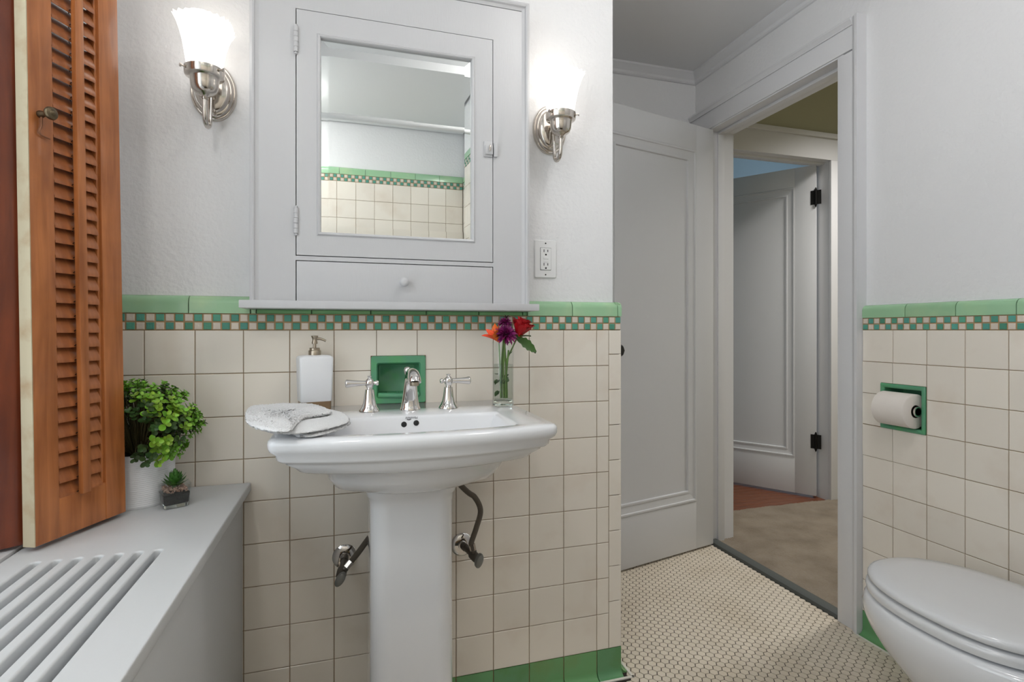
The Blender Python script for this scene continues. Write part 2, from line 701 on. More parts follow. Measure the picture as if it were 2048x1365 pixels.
# tile substrate
mb = MB()
slab(mb, 'y', D + 0.003, DP + 0.001, -0.575, 0.8165, -0.004, ZT - 0.002, [(sd_in[0], sd_in[1], sd_in[2], sd_in[3])])
mb.box(0.79, 0.8165, D + 0.003, DP + 0.15, -0.004, ZT - 0.002)
mb.build('grout_bed', 'tile_grout', wb, 0)
mb = MB().box(-0.575, 0.8172, D + 0.0018, D + 0.012, ZM + 0.0005, ZT + 0.0005)
mb.build('mosaic_grout_bed', 'mosaic_grout', wb, 0)
joints = [0.7358 - P * k for k in range(0, 13)]
joints = sorted([-0.575] + [j for j in joints if j > -0.57] + [0.777, 0.8205])
for i in range(len(joints) - 1):
    a0, a1 = joints[i], joints[i + 1]
    for r in range(9):
        sh = 0.035 if i == len(joints) - 2 else 0.0
        q = (a0, a1, ZM - (r + 1) * P + (sh if r < 8 else 0), ZM - r * P + (sh if r else 0))
        if hits(q, SD):
            place_cut_tile(wb, M_BACK, q, SD, 'cream_tile')
        else:
            place_tile('tile', wb, M_BACK, q, 'cream_tile')
# end return of the tiled wainscot (faces the door)
M_END = wall_matrix((0.8205, D, 0), (0, 1, 0), (1, 0, 0))
for r in range(9):
    place_tile('tile', wb, M_END, (0.001, 0.10, ZM - (r + 1) * P, ZM - r * P), 'cream_tile')
    place_tile('tile', wb, M_END, (0.10, 0.17, ZM - (r + 1) * P, ZM - r * P), 'cream_tile')
# mosaic band
MP = 0.021
n = int((0.8205 + 0.575) / MP)
for k in range(n + 1):
    a1 = 0.8195 - k * MP
    a0 = a1 - MP
    if a0 < -0.58:
        break
    for r in range(2):
        teal = (k + r) % 2 == 0
        place_tile('mosaic_tile', wb, M_BACK, (a0, a1, ZT - (r + 1) * MP, ZT - r * MP),
                   'mosaic_teal' if teal else 'mosaic_white', 0.0004, 0.006, 0.0034, 0.0005)


def cap(parent, WM, a0, a1, z0=ZT, h=ZC - ZT):
    return inst('cap_tile', cap_mesh(a1 - a0, h), parent, WM @ Matrix.Translation(((a0 + a1) / 2, 0.0015, z0 + 0.001)))


for (a0, a1) in ((-0.575, -0.5405), (-0.5405, -0.388), (-0.388, -0.247), (0.508, 0.6527), (0.6527, 0.8065), (0.8065, 0.8215)):
    cap(wb, M_BACK, a0, a1)
cap(wb, M_END, 0.001, 0.15)
# flat green liners under the cabinet
lx = [-0.247, -0.2335, -0.098, 0.0545, 0.207, 0.3595, 0.4935, 0.508]
for i in range(len(lx) - 1):
    place_tile('liner_tile', wb, M_BACK, (lx[i], lx[i + 1], ZT, 1.139), 'green_base' if i not in (0,) else 'green_cap',
               -0.001, 0.006, 0.002)
# base tiles
bj = sorted([j for j in [0.7358 - P * k for k in range(0, 12)] if j > -0.27] + [0.8205])
for i in range(len(bj) - 1):
    inst('base_tile', cove_mesh(bj[i + 1] - bj[i], ZB), wb, M_BACK @ Matrix.Translation(((bj[i] + bj[i + 1]) / 2, 0, 0.0)))
inst('base_tile', cove_mesh(0.15, ZB), wb, M_END @ Matrix.Translation((0.076, 0, 0.0)))
MB().box(-0.26, 0.8505, D - 0.030, D - 0.0215, -0.002, 0.0025, 0.001).box(0.8415, 0.8505, D - 0.030, D + 0.15, -0.002, 0.0025, 0.001).build('caulk_line', 'caulk', wb)

# ---- right wall (door wall): local along = -y (to the viewer's right), out = -x
DY0, DY1, DZ = 1.569, 2.334, 2.096
YN = 1.478      # outer edge of near casing
M_RIGHT = wall_matrix((XR, YN, 0), (0, -1, 0), (-1, 0, 0))
TPc = at_x(1807, 818, XR)
TP = (YN - at_x(1762, 815, XR).y, YN - at_x(1852, 815, XR).y, 0.750, 0.903)
tp_in = (TP[0] + 0.013, TP[1] - 0.013, TP[2] + 0.013, TP[3] - 0.014)
hole_tp = (YN - tp_in[1], YN - tp_in[0], tp_in[2], tp_in[3])
wr = slab(MB(), 'x', XRP, XRP + 0.125, 0.38, 2.80, -0.05, HCEIL,
          [(DY0 - 0.02, DY1 + 0.02, -0.06, DZ + 0.02), hole_tp]).build('wall_right', 'wall_paint', None, 0)
struct(wr, 'white painted wall with cream tile wainscot beside the doorway')
slab(MB(), 'x', XR + 0.003, XRP + 0.001, 0.38, YN, -0.004, ZT - 0.002, [hole_tp]).build('grout_bed', 'tile_grout', wr, 0)
MB().box(XR + 0.0018, XR + 0.012, 0.38, YN, ZM + 0.0005, ZT + 0.0005).build('mosaic_grout_bed', 'mosaic_grout', wr, 0)
yj = [0.0] + [YN - (1.366 - P * k) for k in range(9)] + [YN - 0.385]
for i in range(len(yj) - 1):
    for r in range(9):
        q = (yj[i], yj[i + 1], ZM - (r + 1) * P, ZM - r * P)
        if hits(q, TP):
            place_cut_tile(wr, M_RIGHT, q, TP, 'cream_tile')
        else:
            place_tile('tile', wr, M_RIGHT, q, 'cream_tile')
for k in range(50):
    for r in range(2):
        teal = (k + r) % 2 == 1
        place_tile('mosaic_tile', wr, M_RIGHT, (0.001 + k * MP, 0.001 + (k + 1) * MP, ZT - (r + 1) * MP, ZT - r * MP),
                   'mosaic_teal' if teal else 'mosaic_white', 0.0004, 0.006, 0.0034, 0.0005)
cy = [0.0] + [YN - 1.3227 + 0.1545 * k for k in range(7)]
for i in range(len(cy) - 1):
    cap(wr, M_RIGHT, cy[i], cy[i + 1])
for i in range(len(yj) - 1):
    inst('base_tile', cove_mesh(yj[i + 1] - yj[i], ZB), wr, M_RIGHT @ Matrix.Translation(((yj[i] + yj[i + 1]) / 2, 0, 0)))
MB().box(XR - 0.030, XR - 0.0215, 0.4, YN + 0.012, -0.002, 0.0025, 0.001).build('caulk_line', 'caulk', wr)

# ---- left wall with window
WY0, WY1, WZ0, WZ1 = -0.22, 1.21, 0.69, 2.18
wl = slab(MB(), 'x', XL - 0.16, XL, -0.60, 1.70, -0.05, CEIL, [(WY0, WY1, WZ0, WZ1)]).build('wall_left', 'wall_paint', None, 0)
struct(wl, 'white plaster wall with the window behind the shutters')
w1 = MB()
fx = XL - 0.15
w1.box(fx, fx + 0.04, WY0, WY0 + 0.05, WZ0, WZ1).box(fx, fx + 0.04, WY1 - 0.05, WY1, WZ0, WZ1)
w1.box(fx, fx + 0.04, WY0 + 0.05, WY1 - 0.05, WZ0, WZ0 + 0.06).box(fx, fx + 0.04, WY0 + 0.05, WY1 - 0.05, WZ1 - 0.05, WZ1)
w1.box(fx, fx + 0.04, WY0 + 0.05, WY1 - 0.05, 1.42, 1.46)
w1 = w1.build('window_1', 'trim_paint', None, 0)
struct(w1, 'white framed sash window behind the wooden shutters')
MB().box(fx + 0.018, fx + 0.022, WY0 + 0.05, WY1 - 0.05, WZ0 + 0.06, 1.42).build('pane', 'window_pane_glass', w1, 0)
MB().box(fx + 0.018, fx + 0.022, WY0 + 0.05, WY1 - 0.05, 1.46, WZ1 - 0.05).build('pane', 'window_pane_glass', w1, 0)
MB().box(XL - 0.11, XL + 0.0045, WY0, WY1, WZ0 - 0.02, WZ0 + 0.004, 0.002).build('window_stool', 'trim_paint', w1)

# ---- far wall of door recess, ceiling, rear walls
wf = MB().box(0.60, XRP + 0.0, YFAR, YFAR + 0.12, -0.05, CEIL).build('wall_far', 'wall_paint', None, 0)
struct(wf, 'white wall of the recess behind the open bathroom door')
ws = MB().box(0.60, 0.66, DP + 0.15, YFAR, -0.05, CEIL).build('wall_side', 'wall_paint', None, 0)
struct(ws, 'white end wall of the recess hidden behind the sink wall')
ce = MB().box(-0.75, XRP, -0.60, 2.62, CEIL, CEIL + 0.1)
ce = ce.build('ceiling', 'ceiling_paint', None, 0)
struct(ce, 'flat pale grey painted ceiling')
so = MB().box(XL, 0.70, YREAR, 0.36, 2.352, CEIL).build('soffit', 'ceiling_paint', ce, 0)

# rear wall (seen in the mirror): along = -x, out = +y
M_REAR = wall_matrix((0, YREAR, 0), (-1, 0, 0), (0, 1, 0))
RZ = 1.990
wq = MB().box(-0.75, 1.90, YREAR - 0.14, YREAR - 0.020, -0.05, CEIL).build('wall_rear', 'wall_paint', None, 0)
struct(wq, 'white wall above the tall tiled bath surround seen in the mirror')
MB().box(XL, 0.70, YREAR - 0.0205, YREAR - 0.003, 0, RZ + 0.042).build('grout_bed', 'tile_grout', wq, 0)
MB().box(XL, 0.70, YREAR - 0.006, YREAR - 0.0018, RZ + 0.0005, RZ + 0.0425).build('mosaic_grout_bed', 'mosaic_grout', wq, 0)
rj = [-0.70 + P * k for k in range(0, 12)] + [0.575]
for i in range(len(rj) - 1):
    for r in range(16):
        place_tile('tile', wq, M_REAR, (rj[i], rj[i + 1], RZ - (r + 1) * P, RZ - r * P), 'cream_tile')
mt, mw = MB(), MB()
for k in range(60):
    for r in range(2):
        a0 = -0.70 + k * MP
        if a0 + MP > 0.576:
            continue
        me = tile_mesh(MP, MP, 'mosaic_teal', 0.006, 0.0034)
        M = M_REAR @ Matrix.Translation((a0 + MP / 2, 0.0004, RZ + 0.042 - (r + 0.5) * MP))
        (mt if (k + r) % 2 else mw).add([M @ v.co for v in me.vertices], [tuple(p.vertices) for p in me.polygons])
mt.build('mosaic_tile_field', 'mosaic_teal', wq, 0)['kind'] = 'stuff'
mw.build('mosaic_tile_field', 'mosaic_white', wq, 0)['kind'] = 'stuff'
for k in range(9):
    a0 = -0.70 + k * 0.1525
    cap(wq, M_REAR, a0, min(a0 + 0.1525, 0.575), RZ + 0.042)

# end wall of the bath alcove: out = -x, along = +y ... (reflected slice only)
M_ALC = wall_matrix((0.70, YREAR, 0), (0, 1, 0), (-1, 0, 0))
wa = MB().box(0.715, XRP, YREAR, 0.38, -0.05, CEIL).build('wall_alcove', 'wall_paint', None, 0)
struct(wa, 'white partition at the tap end of the bath alcove')
MB().box(0.703, 0.716, YREAR + 0.001, 0.375, 0, RZ + 0.042).build('grout_bed', 'tile_grout', wa, 0)
for i in range(7):
    for r in range(16):
        place_tile('tile', wa, M_ALC, (0.012 + i * P, 0.012 + (i + 1) * P, RZ - (r + 1) * P, RZ - r * P), 'cream_tile')
mt, mw = MB(), MB()
for k in range(38):
    for r in range(2):
        me = tile_mesh(MP, MP, 'mosaic_teal', 0.006, 0.0034)
        M = M_ALC @ Matrix.Translation((0.01 + (k + 0.5) * MP, 0.0004, RZ + 0.042 - (r + 0.5) * MP))
        (mt if (k + r) % 2 else mw).add([M @ v.co for v in me.vertices], [tuple(p.vertices) for p in me.polygons])
mt.build('mosaic_tile_field', 'mosaic_teal', wa, 0)['kind'] = 'stuff'
mw.build('mosaic_tile_field', 'mosaic_white', wa, 0)['kind'] = 'stuff'
for k in range(5):
    cap(wa, M_ALC, 0.012 + k * 0.1525, 0.012 + (k + 1) * 0.1525, RZ + 0.042)

# ---- crown moulding (two runs) : profile (out, down)
CROWN = [(0, 0), (0.042, 0), (0.042, 0.010), (0.034, 0.016), (0.026, 0.026), (0.016, 0.034), (0.014, 0.046), (0.008, 0.052), (0, 0.054)]
mb = MB()
mb.loft([[(XRP - a, 0.38, CEIL - b) for a, b in CROWN], [(XRP - a, YFAR - a, CEIL - b) for a, b in CROWN]])
tr = mb.build('trim_1', 'trim_paint', None, 30)
struct(tr, 'white crown moulding above the doorway wall')
mb = MB()
mb.loft([[(0.66, YFAR - a, CEIL - b) for a, b in CROWN], [(XRP - a, YFAR - a, CEIL - b) for a, b in CROWN]])
tr = mb.build('trim_2', 'trim_paint', None, 30)
struct(tr, 'white crown moulding on the recess wall above the open door')

# ---- bathroom door casing
cs = thing('trim_3', 'white door casing around the bathroom doorway', None)
cs['kind'] = 'structure'
cs['category'] = 'trim'
XF = 1.738
# near casing: flat + backband
MB().box(XF, XRP + 0.001, YN + 0.026, DY0, 0.0, DZ, 0.002).build('casing_board', 'trim_paint', cs)
BB = [(0.0, 0.0), (0.046, 0.0), (0.046, 0.010), (0.040, 0.016), (0.038, 0.022), (0.034, 0.028), (0.0, 0.028)]
MB().loft([[(XRP - a, YN + b, 0.0) for a, b in BB], [(XRP - a, YN + b, DZ + 0.118 - (0.028 - b) * 0 + 0) for a, b in BB]]).build('backband', 'trim_paint', cs, 30)
# head casing with top moulding
MB().box(XF, XRP + 0.001, YN + 0.028, YFAR - 0.001, DZ + 0.006, DZ + 0.092, 0.002).build('casing_board', 'trim_paint', cs)
HB = [(0.0, 0.0), (0.036, 0.0), (0.036, 0.004), (0.040, 0.010), (0.042, 0.014), (0.046, 0.018), (0.046, 0.026), (0.0, 0.026)]
MB().loft([[(XRP - a, YN + 0.028, DZ + 0.092 + b) for a, b in HB], [(XRP - a, YFAR - 0.001, DZ + 0.092 + b) for a, b in HB]]).build('backband', 'trim_paint', cs, 30)
# far casing behind the open door
MB().box(XF, XRP + 0.001, DY1 + 0.012, YFAR - 0.002, 0.0, DZ, 0.002).build('casing_board', 'trim_paint', cs)
# jambs, head jamb, stops
XJ1 = XRP + 0.128
MB().box(XF + 0.006, XJ1, DY1, DY1 + 0.02, 0, DZ + 0.02).build('jamb', 'trim_paint', cs, 0)
MB().box(XF + 0.006, XJ1, DY0 - 0.02, DY0, 0, DZ + 0.02).build('jamb', 'trim_paint', cs, 0)
MB().box(XF + 0.006, XJ1, DY0, DY1, DZ, DZ + 0.02).build('head_jamb', 'trim_paint', cs, 0)
for (y0, y1) in ((DY1 - 0.012, DY1), (DY0, DY0 + 0.012)):
    MB().box(1.797, 1.835, y0, y1, 0, DZ - 0.012, 0.002).build('door_stop', 'trim_paint', cs)
MB().box(1.797, 1.835, DY0, DY1, DZ - 0.014, DZ, 0.002).build('door_stop', 'trim_paint', cs)
th = MB().loft([[(1.748, y, -0.001), (1.751, y, 0.013), (1.760, y, 0.017), (1.790, y, 0.017), (1.800, y, 0.012), (1.800, y, -0.001)]
                for y in (DY0 + 0.001, DY1 - 0.001)]).build('threshold', 'threshold_grey', cs, 30)
th['label'] = 'dark grey threshold strip'


# ---- panelled doors
def panel_door(name, label, w, h, t, hinge, ang, knob_side, n):
    """leaf in local coords: x from 0 (hinge) to w, y thickness (0..t), z up; visible face is y=0 side or y=t side"""
    r = thing(name, label, None, hinge)
    r['kind'] = 'structure'
    r['category'] = 'door'
    r.rotation_euler = (0, 0, ang)
    I = Matrix.Identity(4)
    sw, fw, tr_, br = 0.122, 0.075, 0.125, 0.235
    MB().box(0, sw, 0, t, 0, h, 0.002).build('stile', 'door_paint', r, 35, I)
    MB().box(w - fw, w, 0, t, 0, h, 0.002).build('stile', 'door_paint', r, 35, I)
    MB().box(sw, w - fw, 0, t, 0, br, 0.001).build('rail', 'door_paint', r, 35, I)
    MB().box(sw, w - fw, 0, t, h - tr_, h, 0.001).build('rail', 'door_paint', r, 35, I)
    MB().box(sw - 0.004, w - fw + 0.004, 0.011, t - 0.011, br - 0.004, h - tr_ + 0.004).build('panel', 'door_paint', r, 0, I)
    # moulding frames on both faces
    prof = [(0, 0.002), (0.002, -0.003), (0.010, -0.003), (0.013, 0.002), (0.022, 0.0035), (0.038, 0.0050), (0.044, 0.0055), (0.046, 0.0025), (0.054, 0.0025), (0.057, 0.012), (0, 0.0125)]
    for side in (0, 1):
        secs = []
        for (cx, cz, sx, sz) in ((sw, br, 1, 1), (w - fw, br, -1, 1), (w - fw, h - tr_, -1, -1), (sw, h - tr_, 1, -1), (sw, br, 1, 1)):
            secs.append([(cx + sx * a, (d if side == 0 else t - d), cz + sz * a) for a, d in prof])
        MB().loft(secs, False, False).build('panel_moulding', 'door_paint', r, 0, I)
    return r, I


d1, I4 = panel_door('door_1', 'white single panel bathroom door standing open against the recess', 0.762, 2.080, 0.036, (1.738, 2.330, 0.010),
                    math.radians(180 + 13.2), 1, 1)
# local frame: x runs to the free edge; visible (camera) face is local +y side after the 193 degree turn
km = MB().lathe([(0.026, 0), (0.026, 0.006), (0.012, 0.010), (0.010, 0.030), (0.020, 0.036), (0.029, 0.044), (0.031, 0.054), (0.024, 0.064), (0.008, 0.068)], 8,
                Matrix.Translation((0.665, 0.036, 0.985)) @ Matrix.Rotation(-PI / 2, 4, 'X'))
k_ = km.build('door_knob', 'dark_knob', d1, 20, I4)
k_['label'] = 'dark faceted knob'

# ---- hall, carpet, bedroom beyond
hl = MB().box(1.752, 4.20, 0.9, 2.70, -0.12, -0.004).build('floor_hall', 'floor_wood', None, 0)
struct(hl, 'subfloor of the hallway beneath the carpet')
mb = MB()
gx, gy = 420, 300
vs = []
for i in range(gx + 1):
    for j in range(gy + 1):
        x = 1.790 + (3.40 - 1.790) * i / gx
        y = 1.0 + (2.69 - 1.0) * j / gy
        z = 0.010 + 0.0025 * math.sin(x * 31 + y * 17) * math.sin(y * 23 - x * 9) + random.uniform(-0.0022, 0.0022)
        if j == gy:
            z = 0.0
            y += random.uniform(-0.003, 0.003)
        vs.append((x, y, z))
fs = [(i * (gy + 1) + j, (i + 1) * (gy + 1) + j, (i + 1) * (gy + 1) + j + 1, i * (gy + 1) + j + 1) for i in range(gx) for j in range(gy)]
ca = mb.add(vs, fs).build('carpet', 'carpet_pile', None, 180)
tag(ca, 'beige cut pile carpet in the hallway beyond the threshold', 'carpet', kind='stuff')
# bedroom wooden floor: planks
fb = MB().box(1.90, 5.0, 2.69, 4.3, -0.12, -0.004).build('floor_bedroom', 'floor_grout', None, 0)
struct(fb, 'reddish wooden strip floor of the room beyond the hall')
pw = 0.058
pl_me = mesh_only(MB().box(-1.5, 1.5, -pw / 2 + 0.0006, pw / 2 - 0.0006, -0.006, 0.0, 0.0008), 'plank', 'floor_wood', 30)
for k in range(27):
    inst('plank', pl_me, fb, Matrix.Translation((3.42, 2.705 + pw * (k + 0.5), 0.0)))
HY = 2.69
HX0, HX1, HZ = 2.12, 2.905, 2.155
wh = slab(MB(), 'y', HY, HY + 0.11, 1.895, 4.2, -0.05, HCEIL, [(HX0 - 0.02, HX1 + 0.02, -0.06, HZ + 0.02)]).build('wall_hall', 'olive_paint', None, 0)
struct(wh, 'olive green hallway wall above the second doorway')
wo = MB().box(4.2, 4.3, 0.9, 2.80, -0.05, HCEIL).build('wall_hall_end', 'olive_paint', None, 0)
struct(wo, 'olive wall at the far end of the hallway')
wn = MB().box(1.895, 4.3, 0.80, 0.9, -0.05, HCEIL).build('wall_hall_near', 'olive_paint', None, 0)
struct(wn, 'olive wall on the near side of the hallway')
c2 = MB().box(1.77, 4.3, 0.80, 2.80, HCEIL, HCEIL + 0.1).build('ceiling_hall', 'ceiling_paint', None, 0)
struct(c2, 'pale ceiling of the hallway')
c3 = MB().box(1.80, 5.1, 2.80, 4.4, HCEIL, HCEIL + 0.1).build('ceiling_bedroom', 'ceiling_paint', None, 0)
struct(c3, 'pale ceiling of the blue room')
wbl = MB().box(1.80, 5.1, 4.3, 4.4, -0.05, HCEIL).build('wall_blue', 'blue_paint', None, 0)
struct(wbl, 'light blue wall of the room beyond the hall')
wbl2 = MB().box(1.80, 1.90, 2.80, 4.3, -0.05, HCEIL).build('wall_blue_side', 'blue_paint', None, 0)
struct(wbl2, 'light blue side wall of the room beyond the hall')
wbl3 = MB().box(5.0, 5.1, 2.80, 4.3, -0.05, HCEIL).build('wall_blue_end', 'blue_paint', None, 0)
struct(wbl3, 'light blue end wall of the room beyond the hall')
hc = thing('trim_4', 'white casing around the second doorway across the hall', None)
hc['kind'] = 'structure'
hc['category'] = 'trim'
MB().box(1.896, HX1 + 0.13, HY - 0.022, HY, HZ, HZ + 0.135, 0.002).build('casing_board', 'trim_paint', hc)
MB().box(1.896, HX1 + 0.14, HY - 0.034, HY, HZ + 0.135, HZ + 0.165, 0.004).build('backband', 'trim_paint', hc)
MB().box(HX1, HX1 + 0.12, HY - 0.022, HY, 0, HZ, 0.002).build('casing_board', 'trim_paint', hc)
MB().box(HX0 - 0.12, HX0, HY - 0.022, HY, 0, HZ, 0.002).build('casing_board', 'trim_paint', hc)
MB().box(HX1, HX1 + 0.02, HY, HY + 0.115, 0, HZ).build('jamb', 'trim_paint', hc, 0)
MB().box(HX0 - 0.02, HX0, HY, HY + 0.115, 0, HZ).build('jamb', 'trim_paint', hc, 0)
MB().box(HX0 - 0.02, HX1 + 0.02, HY, HY + 0.115, HZ, HZ + 0.02).build('head_jamb', 'trim_paint', hc, 0)
MB().box(HX0, HX1, HY + 0.03, HY + 0.07, HZ - 0.014, HZ, 0.002).build('door_stop', 'trim_paint', hc)
HANG = math.atan2(0.472, -0.326)
d2, I4 = panel_door('door_2', 'white panel door ajar across the hall with black hinges', 0.762, 2.130, 0.036, (HX1 - 0.012, HY + 0.075, 0.016),
                    HANG, 1, 2)
for zz in (0.300, 1.870):
    hb = MB().tube([(0.0, 0.040, zz), (0.0, 0.040, zz + 0.10)], 0.008, 8).box(-0.03, 0.03, 0.034, 0.038, zz + 0.005, zz + 0.095)
    hb.tube([(0.0, 0.040, zz - 0.012), (0.0, 0.040, zz)], [0.003, 0.007], 8).tube([(0.0, 0.040, zz + 0.10), (0.0, 0.040, zz + 0.112)], [0.007, 0.003], 8)
    h_ = hb.build('hinge', 'dark_metal', d2, 30, I4)
    h_['label'] = 'black butt hinge'

# ================================================================== OBJECTS
def rrect(cx, cy, hx, hy, r, z, n=6):
    """rounded rectangle outline"""
    pts = []
    for (sx, sy, a0) in ((1, -1, -PI / 2), (1, 1, 0), (-1, 1, PI / 2), (-1, -1, PI)):
        for i in range(n):
            a = a0 + PI / 2 * i / (n - 1)
            pts.append((cx + sx * (hx - r) + r * math.cos(a), cy + sy * (hy - r) + r * math.sin(a), z))
    return pts


def basin_outline(cx, hw, yb, yc, yf, z, rc=0.022, nf=24):
    """back edge straight at yb, sides parallel, corners at y=yc, front bowed to yf in the middle"""
    pts = []
    ns = 6
    for i in range(ns):                       # left side, back to front
        pts.append((cx - hw, yb + (yc + rc - yb) * i / ns, z))
    for i in range(6):                        # left front corner
        a = PI + (PI / 2 - 0.25) * i / 5
        pts.append((cx - hw + rc + rc * math.cos(a), yc + rc + rc * math.sin(a), z))
    x0, y0 = pts[-1][0], pts[-1][1]
    for i in range(1, nf):                    # bowed front
        t = i / nf
        x = x0 + (2 * cx - 2 * x0) * t
        k = 1 - (2 * t - 1) ** 2
        pts.append((x, y0 + (yf - y0) * (1 - abs(2 * t - 1) ** 2.2), z))
    left = pts[:ns + 6]
    for p in reversed(left):
        pts.append((2 * cx - p[0], p[1], z))
    for i in range(1, 10):                    # back
        pts.append((cx + hw - 2 * hw * i / 10, yb, z))
    return pts


# ---- pedestal sink
SX = 0.142
SZ = 0.880
sk = thing('pedestal_sink', 'white ceramic pedestal sink with stepped rim against the tiled wall', 'sink', (SX, 1.33, 0))
YB = D - 0.003
secs = []
for (hw, yb, yc, yf, z, rc) in (
        (0.120, YB - 0.05, 1.225, 1.185, 0.728, 0.05), (0.150, YB - 0.03, 1.195, 1.158, 0.736, 0.05),
        (0.172, YB - 0.02, 1.170, 1.130, 0.750, 0.045), (0.184, YB - 0.012, 1.153, 1.110, 0.772, 0.040),
        (0.194, YB - 0.008, 1.143, 1.098, 0.797, 0.035), (0.205, YB - 0.004, 1.135, 1.092, 0.802, 0.030),
        (0.234, YB, 1.123, 1.080, 0.8025, 0.026), (0.240, YB, 1.118, 1.074, 0.806, 0.026),
        (0.247, YB, 1.112, 1.070, 0.814, 0.026), (0.262, YB, 1.104, 1.064, 0.824, 0.024),
        (0.264, YB, 1.102, 1.062, 0.829, 0.024), (0.272, YB, 1.096, 1.057, 0.831, 0.024),
        (0.277, YB, 1.092, 1.054, 0.836, 0.024), (0.279, YB, 1.090, 1.053, 0.846, 0.024),
        (0.288, YB, 1.083, 1.046, 0.854, 0.022), (0.291, YB, 1.080, 1.043, 0.862, 0.022),
        (0.2915, YB, 1.0795, 1.0425, 0.870, 0.022), (0.290, YB, 1.081, 1.044, 0.876, 0.021),
        (0.285, YB - 0.004, 1.086, 1.049, 0.8800, 0.018),
        (0.212, 1.309, 1.107, 1.089, 0.8795, 0.020), (0.207, 1.305, 1.111, 1.094, 0.8770, 0.022),
        (0.203, 1.302, 1.115, 1.099, 0.870, 0.024), (0.186, 1.292, 1.128, 1.115, 0.830, 0.030),
        (0.160, 1.278, 1.148, 1.136, 0.780, 0.045), (0.130, 1.262, 1.170, 1.160, 0.762, 0.045),
        (0.03, 1.222, 1.200, 1.198, 0.754, 0.008)):
    secs.append(basin_outline(SX, hw, yb, yc, yf, z, rc))
bas = MB().loft(secs).build('basin', 'porcelain', sk, 50)
# pedestal column
ped = []
for (hx, y0, y1, r, z) in ((0.112, 1.190, 1.46, 0.05, 0.0), (0.110, 1.192, 1.46, 0.05, 0.03), (0.096, 1.205, 1.45, 0.045, 0.06),
                           (0.0935, 1.210, 1.45, 0.042, 0.30), (0.0930, 1.212, 1.45, 0.042, 0.62), (0.0935, 1.211, 1.45, 0.042, 0.69),
                           (0.097, 1.207, 1.45, 0.043, 0.710), (0.101, 1.202, 1.45, 0.043, 0.716), (0.103, 1.199, 1.45, 0.043, 0.730)):
    ped.append(rrect(SX - 0.006, (y0 + y1) / 2, hx, (y1 - y0) / 2, r, z, 8))
MB().loft(ped).build('pedestal', 'porcelain', sk, 50)


def inner_back(u, v):
    """point on the sloping inner back wall of the basin"""
    p = at_y(u, v, 1.297)
    for _ in range(4):
        t = (0.870 - p.z) / 0.040
        p = at_y(u, v, 1.302 - 0.010 * t)
    return p


tilt = math.atan2(0.010, 0.040)
for (u, v) in ((808, 849.5), (832.5, 846.5)):
    p = inner_back(u, v)
    MB().lathe([(0.0068, -0.001), (0.0066, 0.0012), (0.0058, 0.0016)], 20,
               Matrix.Translation(p) @ Matrix.Rotation(PI / 2 - tilt, 4, 'X')).build('overflow_hole', 'black_hole', bas, 30)
cu = bpy.data.curves.new('maker_mark', 'FONT')
cu.body = 'Mansfield'
cu.size = 0.0078
cu.shear = 0.25
cu.align_x = 'CENTER'
cu.extrude = 0.0001
tmp = bpy.data.objects.new('maker_mark', cu)
COL.objects.link(tmp)
bpy.context.view_layer.update()
me = bpy.data.meshes.new_from_object(tmp.evaluated_get(bpy.context.evaluated_depsgraph_get()))
bpy.data.objects.remove(tmp)
me.materials.append(MATS['logo_print'])
p = inner_back(822, 834)
# printed upside down for somebody standing at the basin, so it is turned half round
inst('maker_mark', me, bas, Matrix.Translation(p + Vector((0.002, -0.0008, 0.0))) @ Matrix.Rotation(PI / 2 - tilt, 4, 'X') @ Matrix.Rotation(PI, 4, 'Z'))
p2 = inner_back(818, 840)
mm = MB().loft([[(math.cos(a) * 0.0058 * k, math.sin(a) * 0.0013 * k + 0.0012 * math.cos(a) ** 2, 0) for a in [2 * PI * i / 20 for i in range(20)]] for k in (1.0, 0.35)], False, True)
me2 = mesh_only(mm, 'maker_swoosh', 'logo_print', 0)
inst('maker_swoosh', me2, bas, Matrix.Translation(p2 + Vector((0, -0.0008, 0))) @ Matrix.Rotation(PI / 2 - tilt, 4, 'X'))

